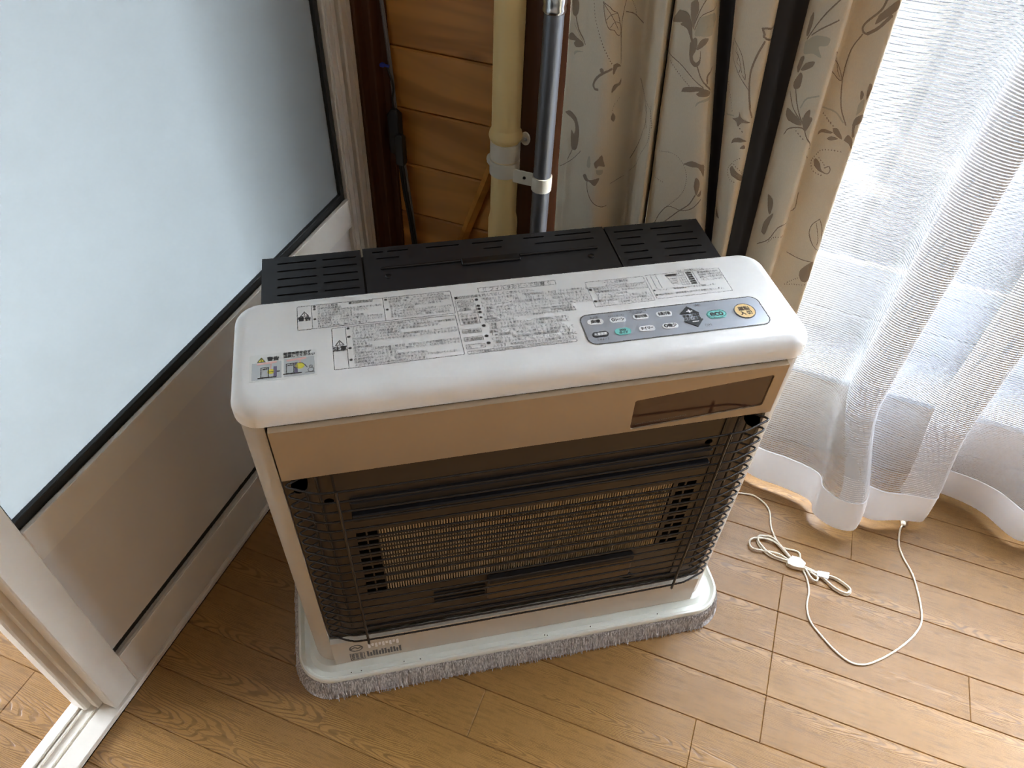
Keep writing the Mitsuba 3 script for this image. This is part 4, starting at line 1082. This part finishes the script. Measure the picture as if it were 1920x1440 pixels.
# hanging black adaptor, its cords, a blue clip
labels['power_adaptor'] = {'label': 'black power adaptor hanging on its cord by the dark wooden post', 'category': 'power adaptor'}
bx_, by_ = -.556, .682
rb = MB()
rr = [np.c_[rrect(-.013 + o, .013 - o, -.011 + o, .011 - o, .004, 5), np.full(20, z)] for o, z in ((.006, .548), (.0, .556), (.0, .640), (.006, .650))]
rb.add(loft(rr), lambda v: v + [bx_, by_, 0])
put('power_adaptor__body', rb, 'mat_blackplastic', smooth=40)
rr = [np.c_[rrect(-.009 + o, .011 - o, -.009 + o, .009 - o, .003, 5), np.full(20, z)] for o, z in ((.004, .530), (.0, .535), (.0, .596), (.004, .602))]
put('power_adaptor__plug', MB().add(loft(rr), lambda v: v + [bx_ + .013, by_ - .010, 0]), 'mat_blackgloss', smooth=40)
put('power_adaptor__cord', MB().add(tube(catmull([(bx_ - .012, by_ + .006, .735), (bx_ + .002, by_, .700), (bx_ - .002, by_, .67), (bx_, by_, .648)], 6), .0022, 8)), 'mat_blackplastic', smooth=40)
for o in (0, .006):
    put('power_adaptor__cord', MB().add(tube(catmull([(bx_ + .008 + o, by_ - .008, .535), (bx_ + .013 + o, by_ - .008, .47), (bx_ + .022 + o, by_ - .006, .38), (bx_ + .030 + o, by_ - .004, .25), (bx_ + .034 + o, by_ - .002, .012)], 6), .0034, 8)), 'mat_blackplastic', smooth=40)
put('blue_clip', MB().add(cbox(bx_ - .024, bx_ - .014, by_ - .004, by_ + .006, .734, .742, .002)).add(tube([(bx_ - .014, by_ + .001, .738), (bx_ - .004, by_ + .001, .7375)], .0028, 8)), 'mat_blue')
tag('blue_clip', 'small blue clip holding the black cord on the dark post', 'clip')
put('grey_cord', MB().add(tube(catmull([(-.612, .698, 1.35), (-.585, .698, .97), (-.574, .698, .855), (-.566, .698, .74), (-.559, .698, .60), (-.546, .698, .474), (-.534, .698, .302), (-.525, .690, .006)], 6), .0042, 8)), 'mat_greycord', smooth=40)
tag('grey_cord', 'thin grey cord running down the edge of the pine boards', 'cord')

# ivory cord with a tied bundle on the floor
CR = 'ivory_cord'
labels[CR] = {'label': 'thin ivory cord with a tied bundle lying on the oak floor', 'category': 'cord'}
def floor_path(P, z=.0021, per=8): 
    q = catmull(np.asarray(P), per); return np.c_[q, np.full(len(q), z) if np.isscalar(z) else z]
def cord(name, P, z=.0022, r=.0020):
    put(CR + '__' + name, MB().add(tube(floor_path(P, z), r, 8)), 'mat_ivory', smooth=50)
cord('lead', [(.300, .470), (.330, .498), (.3538, .5089), (.3818, .5132), (.4072, .5007), (.4206, .4817), (.4283, .4452), (.4387, .4223), (.4579, .3998), (.492, .4005), (.4971, .3788), (.494, .372)])
for k in range(3):
    o = np.array([.0000, .0038]) * (k - 1)
    cord('loop', [np.array(p) + o * w for p, w in zip([(.478, .377), (.4386, .4109), (.4146, .4095), (.4052, .4011), (.4133, .3856), (.4378, .3695), (.478, .367)], (.4, .6, 1, 1.2, 1, .6, .4))], .0026 + .0042 * (k % 2))
cord('loop', [(.478, .376), (.449, .3999), (.4243, .4051), (.398, .3982), (.3893, .3853), (.3959, .3711), (.4167, .372), (.4487, .3775), (.478, .369)], .0062)
for k in range(3):
    w = 1 - .10 * k
    q = np.array([(.502, .3688), (.5377, .3628), (.5691, .3648), (.5953, .3544), (.603, .3438), (.5938, .3333), (.571, .3378), (.5411, .3571), (.5177, .3619), (.502, .3640)])
    c_ = q.mean(0); cord('loop', c_ + (q - c_) * [1 - .025 * k, w], .0024 + .0038 * (k % 2))
cord('loop', [(.505, .362), (.5105, .3608), (.522, .3459), (.5324, .3414), (.536, .3498), (.5298, .3544), (.520, .358)], .0060)
cord('lead', [(.500, .366), (.5063, .3591), (.5171, .337), (.5223, .3115), (.5212, .2775), (.5309, .2471), (.5519, .2253), (.5804, .2027), (.6077, .1894), (.6285, .1902), (.6488, .2012), (.6792, .2297), (.71, .2663), (.731, .2996), (.7417, .3294), (.7412, .362), (.7336, .4029), (.7238, .4375), (.705, .4734), (.696, .5033), (.6969, .5383), (.7025, .5600)])
tie = sg.Polygon([(.4706, .3663), (.4793, .3807), (.4954, .3817), (.508, .3723), (.5035, .358), (.4835, .3553), (.4716, .3577)]).buffer(-.002).buffer(.002)
tm = extr(tie, .011); tm.apply_translation([0, 0, .0005])
put(CR + '__tie', tm, 'mat_ivory', smooth=30); labels[CR + '__tie'] = {'label': 'ivory plastic cord tie'}
tp = extr(sg.Polygon([(.5333, .3655), (.5574, .3695), (.5556, .3535), (.5328, .3530)]).buffer(-.001).buffer(.001), .0035); tp.apply_translation([0, 0, .0060])
put(CR + '__tape', tp, 'mat_clear'); labels[CR + '__tape'] = {'label': 'strip of clear tape round the bundle'}
cn = MB().add(cbox(-.0085, .0085, -.010, .012, .0004, .0125, .003)).add(cbox(-.005, .005, -.020, -.008, .0008, .0085, .002))
put(CR + '__connector', MB().add(cn.mesh(), lambda v: v + [.7035, .577, 0]), 'mat_ivory'); labels[CR + '__connector'] = {'label': 'small ivory connector at the curtain hem'}

#@@END
